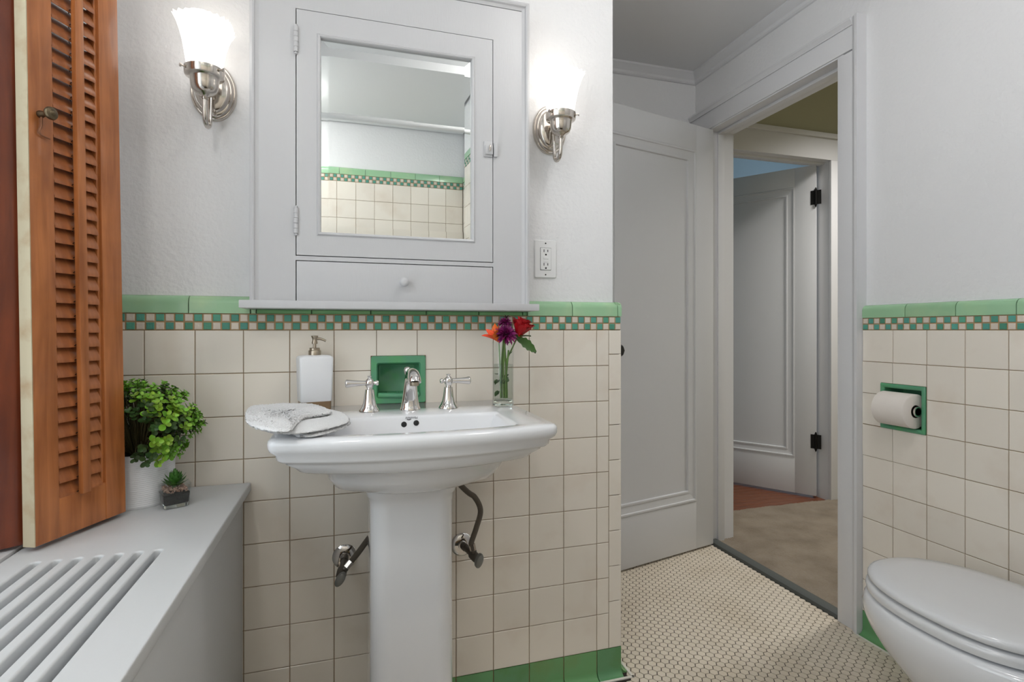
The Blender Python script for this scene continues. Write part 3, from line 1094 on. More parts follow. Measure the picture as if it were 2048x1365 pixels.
# ---- faucet
fc = thing('faucet', 'polished chrome widespread faucet with two lever handles on the sink deck', 'faucet', (0.148, 1.395, SZ))
FY = 1.398
bell = [(0.0255, 0.0), (0.0255, 0.003), (0.0235, 0.006), (0.0232, 0.0075), (0.0205, 0.011), (0.0165, 0.020), (0.0138, 0.032), (0.0122, 0.046), (0.0112, 0.053), (0.0112, 0.055), (0.0075, 0.0565), (0.0070, 0.060)]
for (hx, sgn) in ((0.047, -1), (0.247, 1)):
    T = Matrix.Translation((hx, FY, SZ))
    hb = MB().lathe(bell, 32, T).build('handle_base', 'chrome', fc, 50)
    hub = [(0.0070, 0.058), (0.0085, 0.061), (0.0110, 0.066), (0.0118, 0.071), (0.0108, 0.077), (0.0075, 0.081), (0.0045, 0.083), (0.0040, 0.0855), (0.0055, 0.0875), (0.0055, 0.0890), (0.002, 0.0900)]
    lv = MB().lathe(hub, 28, T)
    R = T @ Matrix.Translation((0, 0, 0.071)) @ Matrix.Rotation(sgn * PI / 2, 4, 'Y')
    lv.lathe([(0.0060, 0.008), (0.0066, 0.018), (0.0072, 0.030), (0.0085, 0.043), (0.0100, 0.052), (0.0104, 0.0545), (0.0098, 0.057), (0.006, 0.059)], 24, R)
    R2 = T @ Matrix.Translation((0, 0, 0.071)) @ Matrix.Rotation(-sgn * PI / 2, 4, 'Y')
    lv.lathe([(0.0048, 0.008), (0.0040, 0.013), (0.0060, 0.0155), (0.0068, 0.0185), (0.0058, 0.0215), (0.003, 0.0225)], 20, R2)
    # small stub towards the front of the cross
    R3 = T @ Matrix.Translation((0, 0, 0.071)) @ Matrix.Rotation(PI / 2, 4, 'X')
    lv.lathe([(0.0050, 0.008), (0.0044, 0.0115), (0.0056, 0.013), (0.003, 0.014)], 20, R3)
    lv.build('lever', 'chrome', fc, 50)
fx_ = 0.148
pts, rad = [], []
# spout: rises from a flared foot, arcs forward and ends in a downturned nozzle
for (dy, dz, r) in ((0, 0.000, 0.0265), (0, 0.004, 0.0262), (0, 0.008, 0.0238), (0, 0.014, 0.0228), (-0.002, 0.030, 0.0200), (-0.006, 0.050, 0.0178), (-0.012, 0.068, 0.0163),
                    (-0.022, 0.083, 0.0155), (-0.037, 0.0925, 0.0150), (-0.054, 0.0955, 0.0150), (-0.070, 0.0945, 0.0152), (-0.084, 0.0905, 0.0156), (-0.093, 0.0855, 0.0160), (-0.097, 0.080, 0.0162), (-0.098, 0.0775, 0.0162)):
    pts.append((fx_, FY + 0.006 + dy, SZ + dz))
    rad.append(r)
sp = MB().tube(pts, rad, 28).build('spout', 'chrome', fc, 60)
MB().lathe([(0.0105, 0.0), (0.0110, 0.002), (0.0110, 0.009)], 24, Matrix.Translation((fx_, FY - 0.092, SZ + 0.0705))).build('aerator', 'brushed_nickel', sp, 40)
MB().tube([(fx_ - 0.004, FY + 0.036, SZ + 0.0), (fx_ - 0.004, FY + 0.036, SZ + 0.088)], 0.003, 10).lathe(
    [(0.003, 0.077), (0.0065, 0.0795), (0.0055, 0.085), (0.0085, 0.094), (0.0092, 0.100), (0.0070, 0.106), (0.002, 0.108)], 20,
    Matrix.Translation((fx_ - 0.004, FY + 0.036, SZ))).build('lift_rod', 'chrome', fc, 50)

# ---- recessed soap dish
sd = thing('soap_dish', 'green glazed ceramic soap dish recessed in the tile behind the faucet', 'soap dish', ((SD[0] + SD[1]) / 2, D, SD[2]))
cxs, czs = (SD[0] + SD[1]) / 2, (SD[2] + SD[3]) / 2


def dish(par, WM, outer, inner, depth, proud, m, fr_name, rc_name, r=0.006):
    """frame ring + hollow recess; outer/inner = (a0,a1,z0,z1) in wall frame WM (x along, y out)"""
    def ring(q, y, ins=0.0):
        cx, cz = (q[0] + q[1]) / 2, (q[2] + q[3]) / 2
        return [(p[0], y, p[1]) for p in [(a, b) for a, b, _ in rrect(cx, cz, (q[1] - q[0]) / 2 - ins, (q[3] - q[2]) / 2 - ins, r, 0, 4)]]
    f = MB().loft([ring(outer, -0.002), ring(outer, proud * 0.6), ring(outer, proud, 0.002), ring(inner, proud, -0.003), ring(inner, proud * 0.4, 0.0), ring(inner, -0.002, 0.001)], False, False, True, WM).build(fr_name, m, par, 40)
    g = MB().loft([ring(inner, 0.0, 0.0008), ring(inner, -depth * 0.8, 0.003), ring(inner, -depth, 0.008)], False, True, True, WM).build(rc_name, m, par, 60)
    return f, g


dish(sd, M_BACK, SD, sd_in, 0.060, 0.006, 'green_dish', 'frame', 'recess')
lp = MB()
lp.tube([(sd_in[0] + 0.002, D - 0.004, sd_in[2] + 0.004), (cxs, D - 0.006, sd_in[2] + 0.002), (sd_in[1] - 0.002, D - 0.004, sd_in[2] + 0.004)], 0.0075, 12).build('lip', 'green_dish', sd, 50)
for dx in (-0.028, 0.0, 0.028):
    MB().tube([(cxs + dx, D + 0.006, sd_in[2] + 0.004), (cxs + dx, D + 0.045, sd_in[2] + 0.004)], 0.004, 8).build('ridge', 'green_dish', sd, 50)

# ---- soap dispenser
DX, DYY = 0.0, 0.0
sp_front = at_y(628, 815, 1.452)
ds = thing('soap_dispenser', 'white square ceramic soap dispenser with bronze foot and nickel pump', 'dispenser', (sp_front.x, 1.478, SZ))
dcx, dcy = sp_front.x, 1.478
Rd = Matrix.Translation((dcx, dcy, SZ)) @ Matrix.Rotation(math.radians(14), 4, 'Z')
MB().loft([rrect(0, 0, 0.0385 * k, 0.0275 * k, 0.005, z, 5) for (k, z) in ((0.93, 0.0), (0.95, 0.002), (0.955, 0.020), (0.95, 0.0215))], True, True, True, Rd).build('foot', 'bronze_foot', ds, 40)
MB().loft([rrect(0, 0, hx, hy, r, z, 5) for (hx, hy, r, z) in ((0.0365, 0.0260, 0.005, 0.0215), (0.0385, 0.0275, 0.006, 0.024), (0.0415, 0.0300, 0.006, 0.131), (0.0405, 0.029, 0.007, 0.135), (0.036, 0.025, 0.010, 0.1385), (0.017, 0.015, 0.012, 0.140))], True, True, True, Rd).build('bottle', 'ceramic_white', ds, 40)
pm = MB().lathe([(0.0155, 0.1390), (0.0155, 0.1510), (0.0148, 0.1520), (0.0130, 0.1525), (0.0130, 0.1575), (0.0120, 0.1585), (0.0042, 0.1588), (0.0040, 0.1680), (0.0070, 0.1685), (0.0072, 0.1720), (0.0055, 0.1780), (0.0062, 0.1830), (0.0088, 0.1875), (0.0088, 0.1895), (0.004, 0.1902)], 28, Rd)
pm = pm.build('pump', 'brushed_nickel', ds, 40)
nz = [Rd @ Vector((0.004, 0.0, 0.1820)), Rd @ Vector((0.014, -0.001, 0.1815)), Rd @ Vector((0.022, -0.002, 0.1785)), Rd @ Vector((0.0275, -0.003, 0.1755))]
MB().tube(nz, [0.0040, 0.0034, 0.0030, 0.0028], 12).build('nozzle', 'brushed_nickel', pm, 50)

# ---- supply valves and hoses
def valve(name, label, wx, wz, hose_pts, dirv, hang):
    t = thing(name, label, 'valve', (wx, D, wz), 'water supply stops under the sink')
    WM = Matrix.Translation((wx, D, wz)) @ Matrix.Rotation(PI / 2, 4, 'X')
    e = MB().lathe([(0.033, 0.0), (0.033, 0.003), (0.030, 0.006), (0.022, 0.0085), (0.013, 0.009), (0.0115, 0.013)], 32, WM).build('escutcheon', 'chrome', t, 40)
    e['label'] = 'round chrome wall plate'
    d = Vector(dirv).normalized()
    p0 = Vector((wx, D - 0.005, wz))
    p1 = p0 + d * 0.062
    p2 = p0 + d * 0.092
    MB().tube([p0, p0 + d * 0.022, p0 + d * 0.0225, p1], [0.0105, 0.0105, 0.0085, 0.0085], 14).tube([p1, p1 + d * 0.004, p2, p2 + d * 0.006], [0.0085, 0.0125, 0.0125, 0.008], 14).build('stop_body', 'old_pipe', t, 40)
    hm = Matrix.Translation(p2 + d * 0.016) @ d.to_track_quat('Z', 'Y').to_matrix().to_4x4() @ Matrix.Rotation(hang, 4, 'Z')
    hd = MB().loft([[(math.cos(a) * 0.020 * k, math.sin(a) * 0.0105 * k, z) for a in [2 * PI * i / 20 for i in range(20)]] for (k, z) in ((0.7, -0.010), (0.95, -0.007), (1.0, 0.0), (0.9, 0.005), (0.5, 0.008))], True, True, True, hm)
    hd.build('handle', 'grey_handle', t, 40)
    v0 = p1 + d * 0.016
    hp = [v0] + [Vector(q) for q in hose_pts]
    a = (hp[1] - v0).normalized()
    MB().tube([v0, v0 + a * 0.016], 0.0090, 12).build('outlet_nut', 'old_pipe', t, 40)
    MB().tube([v0 + a * 0.015, v0 + a * 0.034], [0.0088, 0.0088], 6).build('ferrule', 'nickel', t, 30)
    # smooth hose
    ctrl = [v0 + a * 0.030] + hp[1:]
    sm = []
    for i in range(len(ctrl) - 1):
        q0, q1, q2, q3 = ctrl[max(i - 1, 0)], ctrl[i], ctrl[i + 1], ctrl[min(i + 2, len(ctrl) - 1)]
        for k in range(8):
            s = k / 8
            sm.append(0.5 * ((2 * q1) + (q2 - q0) * s + (2 * q0 - 5 * q1 + 4 * q2 - q3) * s * s + (3 * q1 - q0 - 3 * q2 + q3) * s ** 3))
    sm.append(ctrl[-1])
    MB().tube(sm, 0.0076, 14).build('hose', 'braided_hose', t, 60)
    return t


lv0 = at_y(690, 1113, D)
rv0 = at_y(924, 1089, D)
valve('supply_valve', 'chrome-plated stop valve with dark hose left of the sink pedestal', lv0.x, lv0.z,
      [at_y(715, 1108, 1.46), at_y(745, 1068, 1.470), at_y(775, 1035, 1.470), Vector((SX - 0.05, 1.472, 0.70))], (-0.10, -1, -0.12), 1.0)
valve('supply_valve', 'chrome-plated stop valve with curved dark hose right of the sink pedestal', rv0.x, rv0.z,
      [at_y(943, 1085, 1.45), at_y(953, 1055, 1.45), at_y(961, 1022, 1.45), at_y(950, 996, 1.45), at_y(930, 980, 1.45), Vector((SX + 0.085, 1.470, 0.727))], (0.24, -1, -0.06), 1.25)

# ---- medicine cabinet
YCF = 1.487       # face of cabinet frame
cb = thing('medicine_cabinet', 'white painted built-in medicine cabinet with mirror door and drawer', 'cabinet', ((CABX0 + CABX1) / 2, DP, 1.158))
CT = 2.205
ZS0, ZS1 = 1.1385, 1.158
dl, dr_, dt, db = at_y(593, 300, YCF).x, at_y(985, 300, YCF).x, at_y(593, 18, YCF).z, at_y(595, 510, YCF).z
dwt = at_y(593, 522, YCF).z
g_ = 0.0022
fr = MB()
slab(fr, 'y', YCF, DP + 0.001, CABX0 + 0.004, CABX1 - 0.004, ZS1, 2.008, [(dl - g_, dr_ + g_, db - g_, dt + g_), (dl - g_, dr_ + g_, ZS1 - 0.001, dwt + g_)])
fr.build('face_frame', 'cabinet_paint', cb, 0)
MB().box(dl - 0.01, dr_ + 0.01, YCF + 0.034, YCF + 0.04, ZS1, dt + 0.01).build('cabinet_back', 'interior_dark', cb, 0)
# backband around the face frame
BP = [(0.0, 0.0), (0.0, 0.072), (0.006, 0.074), (0.010, 0.072), (0.012, 0.066), (0.016, 0.064), (0.020, 0.062), (0.020, 0.0)]
z1 = 2.030
for sg, xx in ((1, CABX0), (-1, CABX1)):
    MB().loft([[(xx + sg * a, DP - b * 0.97, ZS1) for a, b in BP], [(xx + sg * a, DP - b * 0.97, z1 - a) for a, b in BP]]).build('side_moulding', 'cabinet_paint', cb, 30)
MB().loft([[(CABX0 + a, DP - b * 0.97, z1 - a) for a, b in BP], [(CABX1 - a, DP - b * 0.97, z1 - a) for a, b in BP]]).build('top_moulding', 'cabinet_paint', cb, 30)
MB().box(at_y(477, 610, 1.437).x, at_y(1079, 610, 1.437).x, 1.437, DP + 0.0005, ZS0, ZS1, 0.002).build('sill', 'cabinet_paint', cb)
# door
mx0, mx1, mz0, mz1 = at_y(641, 300, YCF + 0.006).x, at_y(943, 300, YCF + 0.006).x, at_y(641, 466, YCF + 0.006).z, at_y(641, 77, YCF + 0.006).z
dm = MB()
slab(dm, 'y', YCF - 0.001, YCF + 0.022, dl, dr_, db, dt, [(mx0, mx1, mz0, mz1)])
cd = dm.build('mirror_door', 'cabinet_paint', cb, 0)
prof = [(0.0, 0.0), (0.004, -0.0045), (0.008, -0.003), (0.010, 0.0)]
secs = []
for (cx, cz, sx, sz) in ((mx0, mz0, 1, 1), (mx1, mz0, -1, 1), (mx1, mz1, -1, -1), (mx0, mz1, 1, -1), (mx0, mz0, 1, 1)):
    secs.append([(cx - sx * (0.009 - a), YCF - 0.001 + d, cz - sz * (0.009 - a)) for a, d in prof] + [(cx + sx * 0.001, YCF + 0.008, cz + sz * 0.001)])
MB().loft(secs, False, False, False).build('bead_moulding', 'cabinet_paint', cd, 0)
ym = YCF + 0.0065
bw = 0.020
q0 = [(mx0 - 0.003, ym + 0.0007, mz0 - 0.003), (mx1 + 0.003, ym + 0.0007, mz0 - 0.003), (mx1 + 0.003, ym + 0.0007, mz1 + 0.003), (mx0 - 0.003, ym + 0.0007, mz1 + 0.003)]
q1 = [(mx0 + bw, ym, mz0 + bw), (mx1 - bw, ym, mz0 + bw), (mx1 - bw, ym, mz1 - bw), (mx0 + bw, ym, mz1 - bw)]
q2 = [(a, ym + 0.006, c) for a, b, c in q0]
mi = MB().loft([q2, q0, q1]).build('mirror', 'mirror_glass', cd, 0)
mi['label'] = 'bevelled mirror glass'
for (zz, hgt) in ((at_y(593, 50, YCF).z, 0.078), (at_y(593, 412, YCF).z, 0.078)):
    hb = MB()
    for k in range(5):
        z0 = zz - hgt + 0.006 + k * (hgt - 0.012) / 5
        hb.tube([(dl - 0.001, YCF - 0.0045, z0 + 0.0004), (dl - 0.001, YCF - 0.0045, z0 + (hgt - 0.012) / 5 - 0.0004)], 0.0058, 12)
    hb.lathe([(0.001, -0.006), (0.0042, -0.004), (0.0036, 0.0)], 12, Matrix.Translation((dl - 0.001, YCF - 0.0045, zz - hgt + 0.006)))
    hb.lathe([(0.0036, 0.0), (0.0042, 0.004), (0.001, 0.006)], 12, Matrix.Translation((dl - 0.001, YCF - 0.0045, zz - 0.006)))
    hb.build('hinge', 'cabinet_paint', cd, 40)
lc = at_y(981, 300, YCF)
la = MB().box(dr_ - 0.026, dr_ - 0.001, YCF - 0.005, YCF - 0.0005, lc.z - 0.022, lc.z + 0.022, 0.001)
la.box(dr_ - 0.023, dr_ - 0.001, YCF - 0.011, YCF - 0.004, lc.z - 0.016, lc.z + 0.010, 0.002)
la = la.build('latch', 'cabinet_paint', cd)
MB().box(dr_ + 0.002, dr_ + 0.013, YCF - 0.009, YCF + 0.0005, lc.z - 0.021, lc.z + 0.019, 0.0015).build('latch_keeper', 'cabinet_paint', cb)
MB().lathe([(0.0022, 0), (0.0030, 0.003), (0.0028, 0.006), (0.001, 0.008)], 14, Matrix.Translation((dr_ - 0.011, YCF - 0.011, lc.z)) @ Matrix.Rotation(PI / 2, 4, 'X') @ Matrix.Scale(3.2, 4, (0, 1, 0))).build('turn_knob', 'nickel', la, 40)
dw = MB().box(dl, dr_, YCF - 0.0005, YCF + 0.02, ZS1 + 0.0008, dwt, 0.0012).build('drawer', 'cabinet_paint', cb)
kp = at_y(808, 565, YCF - 0.015)
MB().lathe([(0.0085, 0.0), (0.0075, 0.003), (0.0062, 0.007), (0.0085, 0.011), (0.0118, 0.016), (0.0122, 0.020), (0.0100, 0.024), (0.005, 0.0262), (0.001, 0.0266)], 28,
           Matrix.Translation((kp.x, YCF - 0.0005, kp.z)) @ Matrix.Rotation(PI / 2, 4, 'X')).build('knob', 'cabinet_paint', dw, 50)

# ---- wall sconces
def shade_outline(s, r0, z, zamp=0.0, n=16):
    """four flat faces with three stepped pleats at every corner; r0 = half width, s = strength of the pleats"""
    pts = []
    for q in range(4):
        for i in range(n):
            t = i / n
            a = (q + t) * PI / 2 - PI / 4
            # superellipse between circle and square
            e = 2.0 + 2.4 * s
            ca, sa = abs(math.cos(a)), abs(math.sin(a))
            rr = r0 / ((ca ** e + sa ** e) ** (1 / e))
            w = abs(math.sin(2 * a)) ** 2.0
            ple = 1 + 0.035 * s * w * math.cos(t * 2 * PI * 8)
            rr *= ple
            pts.append((rr * math.cos(a), rr * math.sin(a), z - 0.006 * zamp * w - 0.0045 * zamp * w * (0.5 - 0.5 * math.cos(t * 2 * PI * 8))))
    return pts


def sconce(label, cx):
    t = thing('wall_sconce', label, 'wall lamp', (cx, DP, 1.698), 'sconces either side of the medicine cabinet')
    WM = Matrix.Translation((cx, DP, 1.695)) @ Matrix.Rotation(PI / 2, 4, 'X')
    bpz = 0.0745
    MB().lathe([(bpz, 0.0), (bpz, 0.004), (bpz * 0.965, 0.0085), (bpz * 0.93, 0.0095), (bpz * 0.90, 0.009), (bpz * 0.87, 0.012), (bpz * 0.80, 0.0155), (bpz * 0.76, 0.0155), (bpz * 0.73, 0.0195), (bpz * 0.62, 0.0235), (bpz * 0.40, 0.027), (bpz * 0.15, 0.0285)], 48, WM, True, True, 0.72, 1.0).build('backplate', 'nickel', t, 40)
    cy_ = 1.452
    zc = 1.645
    for (dx, dz) in ((0.004, -0.053), (0.004, -0.026)):
        MB().lathe([(0.003, 0.0), (0.0045, 0.004), (0.003, 0.008), (0.001, 0.009)], 12, Matrix.Translation((cx + dx, DP - (0.014 if dz < -0.04 else 0.023), 1.695 + dz)) @ Matrix.Rotation(PI / 2, 4, 'X')).build('screw', 'nickel', t, 40)
    # swan-neck arm: out of the plate, down, and up under the cup
    pts = [(cx, DP - 0.020, 1.690), (cx, DP - 0.034, 1.691), (cx, DP - 0.042, 1.683), (cx, DP - 0.043, 1.660), (cx, DP - 0.044, 1.630)]
    yA, yB = DP - 0.045, cy_
    for i in range(11):
        a = PI * i / 10
        pts.append((cx, (yA + yB) / 2 + (yA - yB) / 2 * math.cos(a), 1.610 - 0.026 * math.sin(a)))
    pts += [(cx, cy_, 1.625), (cx, cy_, zc)]
    MB().tube(pts, 0.0058, 14).build('arm', 'nickel', t, 60)
    C = Matrix.Translation((cx, cy_, zc))
    cup = MB().lathe([(0.0075, -0.006), (0.0090, -0.003), (0.0070, 0.0), (0.0085, 0.002), (0.0180, 0.006), (0.0255, 0.012), (0.0295, 0.021), (0.0310, 0.032), (0.0320, 0.043), (0.0330, 0.0445), (0.0420, 0.0480), (0.0435, 0.053), (0.0440, 0.0655), (0.0425, 0.0660), (0.0400, 0.0600), (0.010, 0.050)], 40, C).build('shade_holder', 'nickel', t, 40)
    for k in range(3):
        a = math.radians(-150 + 120 * k)
        d = Vector((math.cos(a), math.sin(a), 0))
        q = Vector((cx, cy_, zc + 0.0595))
        MB().tube([q + d * 0.043, q + d * 0.050], 0.0022, 8).tube([q + d * 0.050, q + d * 0.0535], 0.0042, 10).build('thumb_screw', 'nickel', cup, 40)
    secs = []
    for (r, z, s, za) in ((0.036, 0.0, 0.0, 0), (0.0385, 0.004, 0.08, 0), (0.0400, 0.020, 0.2, 0), (0.0425, 0.045, 0.38, 0), (0.0460, 0.070, 0.55, 0), (0.0505, 0.092, 0.72, 0), (0.0560, 0.112, 0.88, 0.3), (0.0620, 0.128, 1.0, 1.0),
                          (0.0600, 0.128, 1.0, 1.0), (0.0540, 0.112, 0.88, 0.3), (0.0440, 0.070, 0.55, 0), (0.0375, 0.020, 0.2, 0), (0.034, 0.002, 0, 0)):
        secs.append(shade_outline(s, r * 0.97, zc + 0.0615 + z * 0.92, za))
    sh = MB().loft(secs, False, False, True, Matrix.Translation((cx, cy_, 0)))
    so_ = sh.build('glass_shade', 'shade_glass', t, 50)
    so_['label'] = 'frosted white fluted glass shade, lit'
    d = bpy.data.lights.new('sconce_bulb_light', 'POINT')
    d.energy = 0.04
    d.color = (1.0, 0.88, 0.72)
    d.shadow_soft_size = 0.03
    lo = bpy.data.objects.new('bulb_light', d)
    COL.objects.link(lo)
    lo.parent = t
    lo.location = (0, cy_ - DP, zc + 0.235 - 1.698)
    return t


sconce('lit nickel wall sconce with frosted shade between the shutter and cabinet', -0.335)
sconce('lit nickel wall sconce with frosted shade above the electrical outlet', 0.5845)

# ---- outlet
oc = at_y(1091, 518.5, 1.542)
ol = thing('electrical_outlet', 'white double electrical outlet on the wall right of the cabinet', 'outlet', (oc.x, DP, oc.z))
WM = Matrix.Translation((oc.x, DP, oc.z)) @ Matrix.Rotation(PI / 2, 4, 'X')
MB().loft([rrect(0, 0, hx, hy, 0.003, z, 4) for (hx, hy, z) in ((0.0355, 0.0575, 0.0), (0.0355, 0.0575, 0.003), (0.0335, 0.0555, 0.006))], True, True, True, WM).build('cover_plate', 'outlet_plastic', ol, 30)
MB().loft([rrect(0, 0, hx, hy, 0.002, z, 4) for (hx, hy, z) in ((0.0178, 0.0345, 0.0055), (0.0178, 0.0345, 0.0062))], True, True, True, WM).build('gap', 'slot_black', ol, 0)
rc = MB().loft([rrect(0, 0, hx, hy, 0.002, z, 4) for (hx, hy, z) in ((0.0168, 0.0335, 0.0055), (0.0168, 0.0335, 0.0080), (0.0160, 0.0327, 0.0086))], True, True, True, WM).build('receptacle', 'outlet_plastic', ol, 30)
for zc in (0.0215, -0.0195):
    for dx, hh in ((-0.0062, 0.0042), (0.0062, 0.0036)):
        MB().box(dx - 0.0011, dx + 0.0011, zc - hh + 0.003, zc + hh + 0.003, 0.0080, 0.0089, 0, WM).build('slot', 'slot_black', rc, 0)
    MB().lathe([(0.0027, 0.0080), (0.0027, 0.0089)], 14, WM @ Matrix.Translation((0, zc - 0.0085, 0))).build('ground_hole', 'slot_black', rc, 30)
for zc in (0.0035, -0.0060):
    MB().box(-0.0075, 0.0075, zc - 0.0040, zc + 0.0036, 0.0083, 0.0096, 0.0006, WM).build('button', 'outlet_plastic', rc)
MB().box(-0.0078, 0.0078, -0.0008, 0.0002, 0.0080, 0.0090, 0, WM).build('slot', 'slot_black', rc, 0)
for zc in (0.0478, -0.0478):
    MB().lathe([(0.0022, 0.0055), (0.0022, 0.0068), (0.001, 0.0072)], 12, WM @ Matrix.Translation((0, zc, 0))).build('screw', 'slot_black', ol, 30)

# ---- radiator cover
RX0, RX1, RY0, RY1, RZT, RT = -0.567, -0.2455, 0.20, D - 0.0015, 0.6905, 0.022
rcv = thing('radiator_cover', 'white painted radiator cover with slotted top below the shutters', 'radiator cover', ((RX0 + RX1) / 2, (RY0 + RY1) / 2, 0))


def poly_plate(name, outlines, z0, z1, bevel, m, parent):
    """flat plate with holes from 2-D outlines (first is the border)"""
    cu = bpy.data.curves.new(name, 'CURVE')
    cu.dimensions = '2D'
    cu.fill_mode = 'BOTH'
    for pts in outlines:
        s = cu.splines.new('POLY')
        s.points.add(len(pts) - 1)
        for q, p in zip(s.points, pts):
            q.co = (p[0], p[1], 0, 1)
        s.use_cyclic_u = True
    cu.extrude = (z1 - z0) / 2 - bevel
    cu.bevel_depth = bevel
    cu.bevel_resolution = 2
    cu.offset = -bevel
    o = bpy.data.objects.new(name, cu)
    COL.objects.link(o)
    bpy.context.view_layer.update()
    me = bpy.data.meshes.new_from_object(o.evaluated_get(bpy.context.evaluated_depsgraph_get()))
    bpy.data.objects.remove(o)
    me.materials.clear()
    me.materials.append(MATS[m])
    me.polygons.foreach_set('use_smooth', [True] * len(me.polygons))
    me.set_sharp_from_angle(angle=math.radians(40))
    return inst(name, me, parent, Matrix.Translation((0, 0, (z0 + z1) / 2)))


outl = [[(RX0, RY0), (RX1, RY0), (RX1, RY1), (RX0, RY1)]]
for k in range(7):
    cx = -0.3285 - 0.0302 * k
    r = 0.0068
    ye = 1.108 - r
    sl = [(cx - r, 0.30), (cx + r, 0.30)]
    for i in range(9):
        a = PI * i / 8
        sl.append((cx + r * math.cos(a), ye + r * math.sin(a)))
    outl.append(sl)
poly_plate('lid', outl, RZT - RT, RZT, 0.003, 'radiator_paint', rcv)
MB().box(-0.284, -0.2645, RY0 + 0.01, RY1, 0.0, RZT - RT, 0.001).build('front_panel', 'radiator_paint', rcv)
MB().box(RX0 + 0.002, -0.285, RY0 + 0.012, RY0 + 0.03, 0.0, RZT - RT, 0.001).build('side_panel', 'radiator_paint', rcv)
MB().box(RX0 + 0.01, -0.290, RY0 + 0.04, RY1 - 0.01, 0.615, 0.625).build('inner_shelf', 'radiator_paint', rcv)

# ---- wooden shutters
def shutter(name, label, near, dirv, width, z0, z1, lean, wood_m, louver_m, edge_m, rail_h, hardware):
    """local frame: x along the panel from the near edge, y towards the room (camera) side is negative, z up"""
    d = Vector((dirv[0], dirv[1], 0)).normalized()
    t = thing(name, label, 'shutter', (near[0], near[1], z0))
    t.rotation_euler = (lean, 0, math.atan2(d.y, d.x))
    I = Matrix.Identity(4)
    H = z1 - z0
    th_ = 0.024
    sw = 0.046
    MB().box(0.0012, sw, 0, th_, 0, H, 0.0015).build('stile', wood_m, t, 30, I)
    MB().box(width - sw, width, 0, th_, 0, H, 0.0015).build('stile', wood_m, t, 30, I)
    e = MB().box(-0.0004, 0.0012, 0.0, th_, 0.0, H).build('edge_strip', edge_m, t, 0, I)
    e['label'] = 'unfinished cream coloured edge'
    MB().box(sw, width - sw, 0.001, th_ - 0.001, 0, rail_h, 0.001).build('rail', wood_m, t, 30, I)
    MB().box(sw, width - sw, 0.001, th_ - 0.001, H - 0.06, H, 0.001).build('rail', wood_m, t, 30, I)
    MB().box(width - sw - 0.006, width - sw, 0.005, th_ - 0.002, rail_h, H - 0.06, 0.001).build('bead', wood_m, t, 30, I)
    pitch = 0.0280
    lw = (width - 2 * sw) - 0.008
    lprof = []
    for i in range(12):
        a = 2 * PI * i / 12
        lprof.append((0.0225 * math.copysign(abs(math.cos(a)) ** 0.7, math.cos(a)), 0.0034 * math.sin(a)))
    lme = mesh_only(MB().loft([[(x, p[0], p[1]) for p in lprof] for x in (-lw / 2, lw / 2)]), 'louver', louver_m, 50)
    nl = int((H - 0.06 - rail_h) / pitch)
    Wt = parent_world(t)
    cxl = sw + (width - 2 * sw - 0.006) / 2
    ang = math.radians(61)
    st = MB()
    bx = cxl - 0.003
    for k in range(nl):
        zc = rail_h + 0.016 + k * pitch
        inst('louver', lme, t, Wt @ Matrix.Translation((cxl, th_ / 2, zc)) @ Matrix.Rotation(ang, 4, 'X'))
        pz = zc - 0.0225 * math.sin(ang)
        py = th_ / 2 - 0.0225 * math.cos(ang)
        st.tube([(bx - 0.004, py - 0.006, pz + 0.003), (bx - 0.0075, py - 0.003, pz + 0.005), (bx - 0.0075, py + 0.002, pz + 0.002), (bx - 0.004, py + 0.003, pz - 0.001)], 0.0008, 6)
    MB().box(bx - 0.0085, bx + 0.0085, -0.014, -0.0035, rail_h - 0.004, H - 0.07, 0.0015).build('tilt_rod', wood_m, t, 30, I)
    so_ = st.build('staples', 'dark_metal', t, 40, I)
    so_['kind'] = 'stuff'
    if hardware:
        zk = hardware
        K = Matrix.Translation((0.021, 0, zk)) @ Matrix.Rotation(PI / 2, 4, 'X') @ Matrix.Scale(1.25, 4)
        kb = MB().lathe([(0.0052, 0.0), (0.0052, 0.003), (0.0040, 0.006), (0.0044, 0.012), (0.0085, 0.016), (0.0095, 0.019), (0.0085, 0.0215), (0.0045, 0.0225), (0.0040, 0.0235), (0.002, 0.0245)], 24, K).build('knob', 'old_brass', t, 40, I)
        hk = [(0.0205, -0.004, zk - 0.004), (0.0205, -0.0042, zk - 0.016), (0.0195, -0.0042, zk - 0.024), (0.0165, -0.0042, zk - 0.030), (0.0160, -0.0042, zk - 0.035), (0.0190, -0.0042, zk - 0.038), (0.028, -0.0042, zk - 0.0395), (0.036, -0.0042, zk - 0.0400)]
        MB().tube(hk, [0.0019, 0.0019, 0.0019, 0.0019, 0.0018, 0.0016, 0.0014, 0.001], 8).build('hook', 'hook_metal', t, 60, I)
    return t


SN = at_z(70, 1096, 0.700)
SF = at_z(252, 1024, 0.700)
sdv = (SF - SN)
shutter('louvered_shutter', 'brown louvered wooden shutter panel with tilt rod and knob', SN, sdv, sdv.length, 0.700, 2.10, math.radians(-1.1), 'shutter_wood', 'louver_wood', 'cream_edge', 0.075, 0.775)
S2N = Vector((-0.690, 1.088, 0))
S2F = Vector((-0.560, 1.174, 0))
shutter('louvered_shutter', 'darker red-brown shutter leaf folded behind at the left picture edge', S2N, S2F - S2N, (S2F - S2N).length, 0.700, 2.10, math.radians(-0.8), 'dark_shutter_wood', 'dark_shutter_wood', 'dark_shutter_wood', 0.075, None)

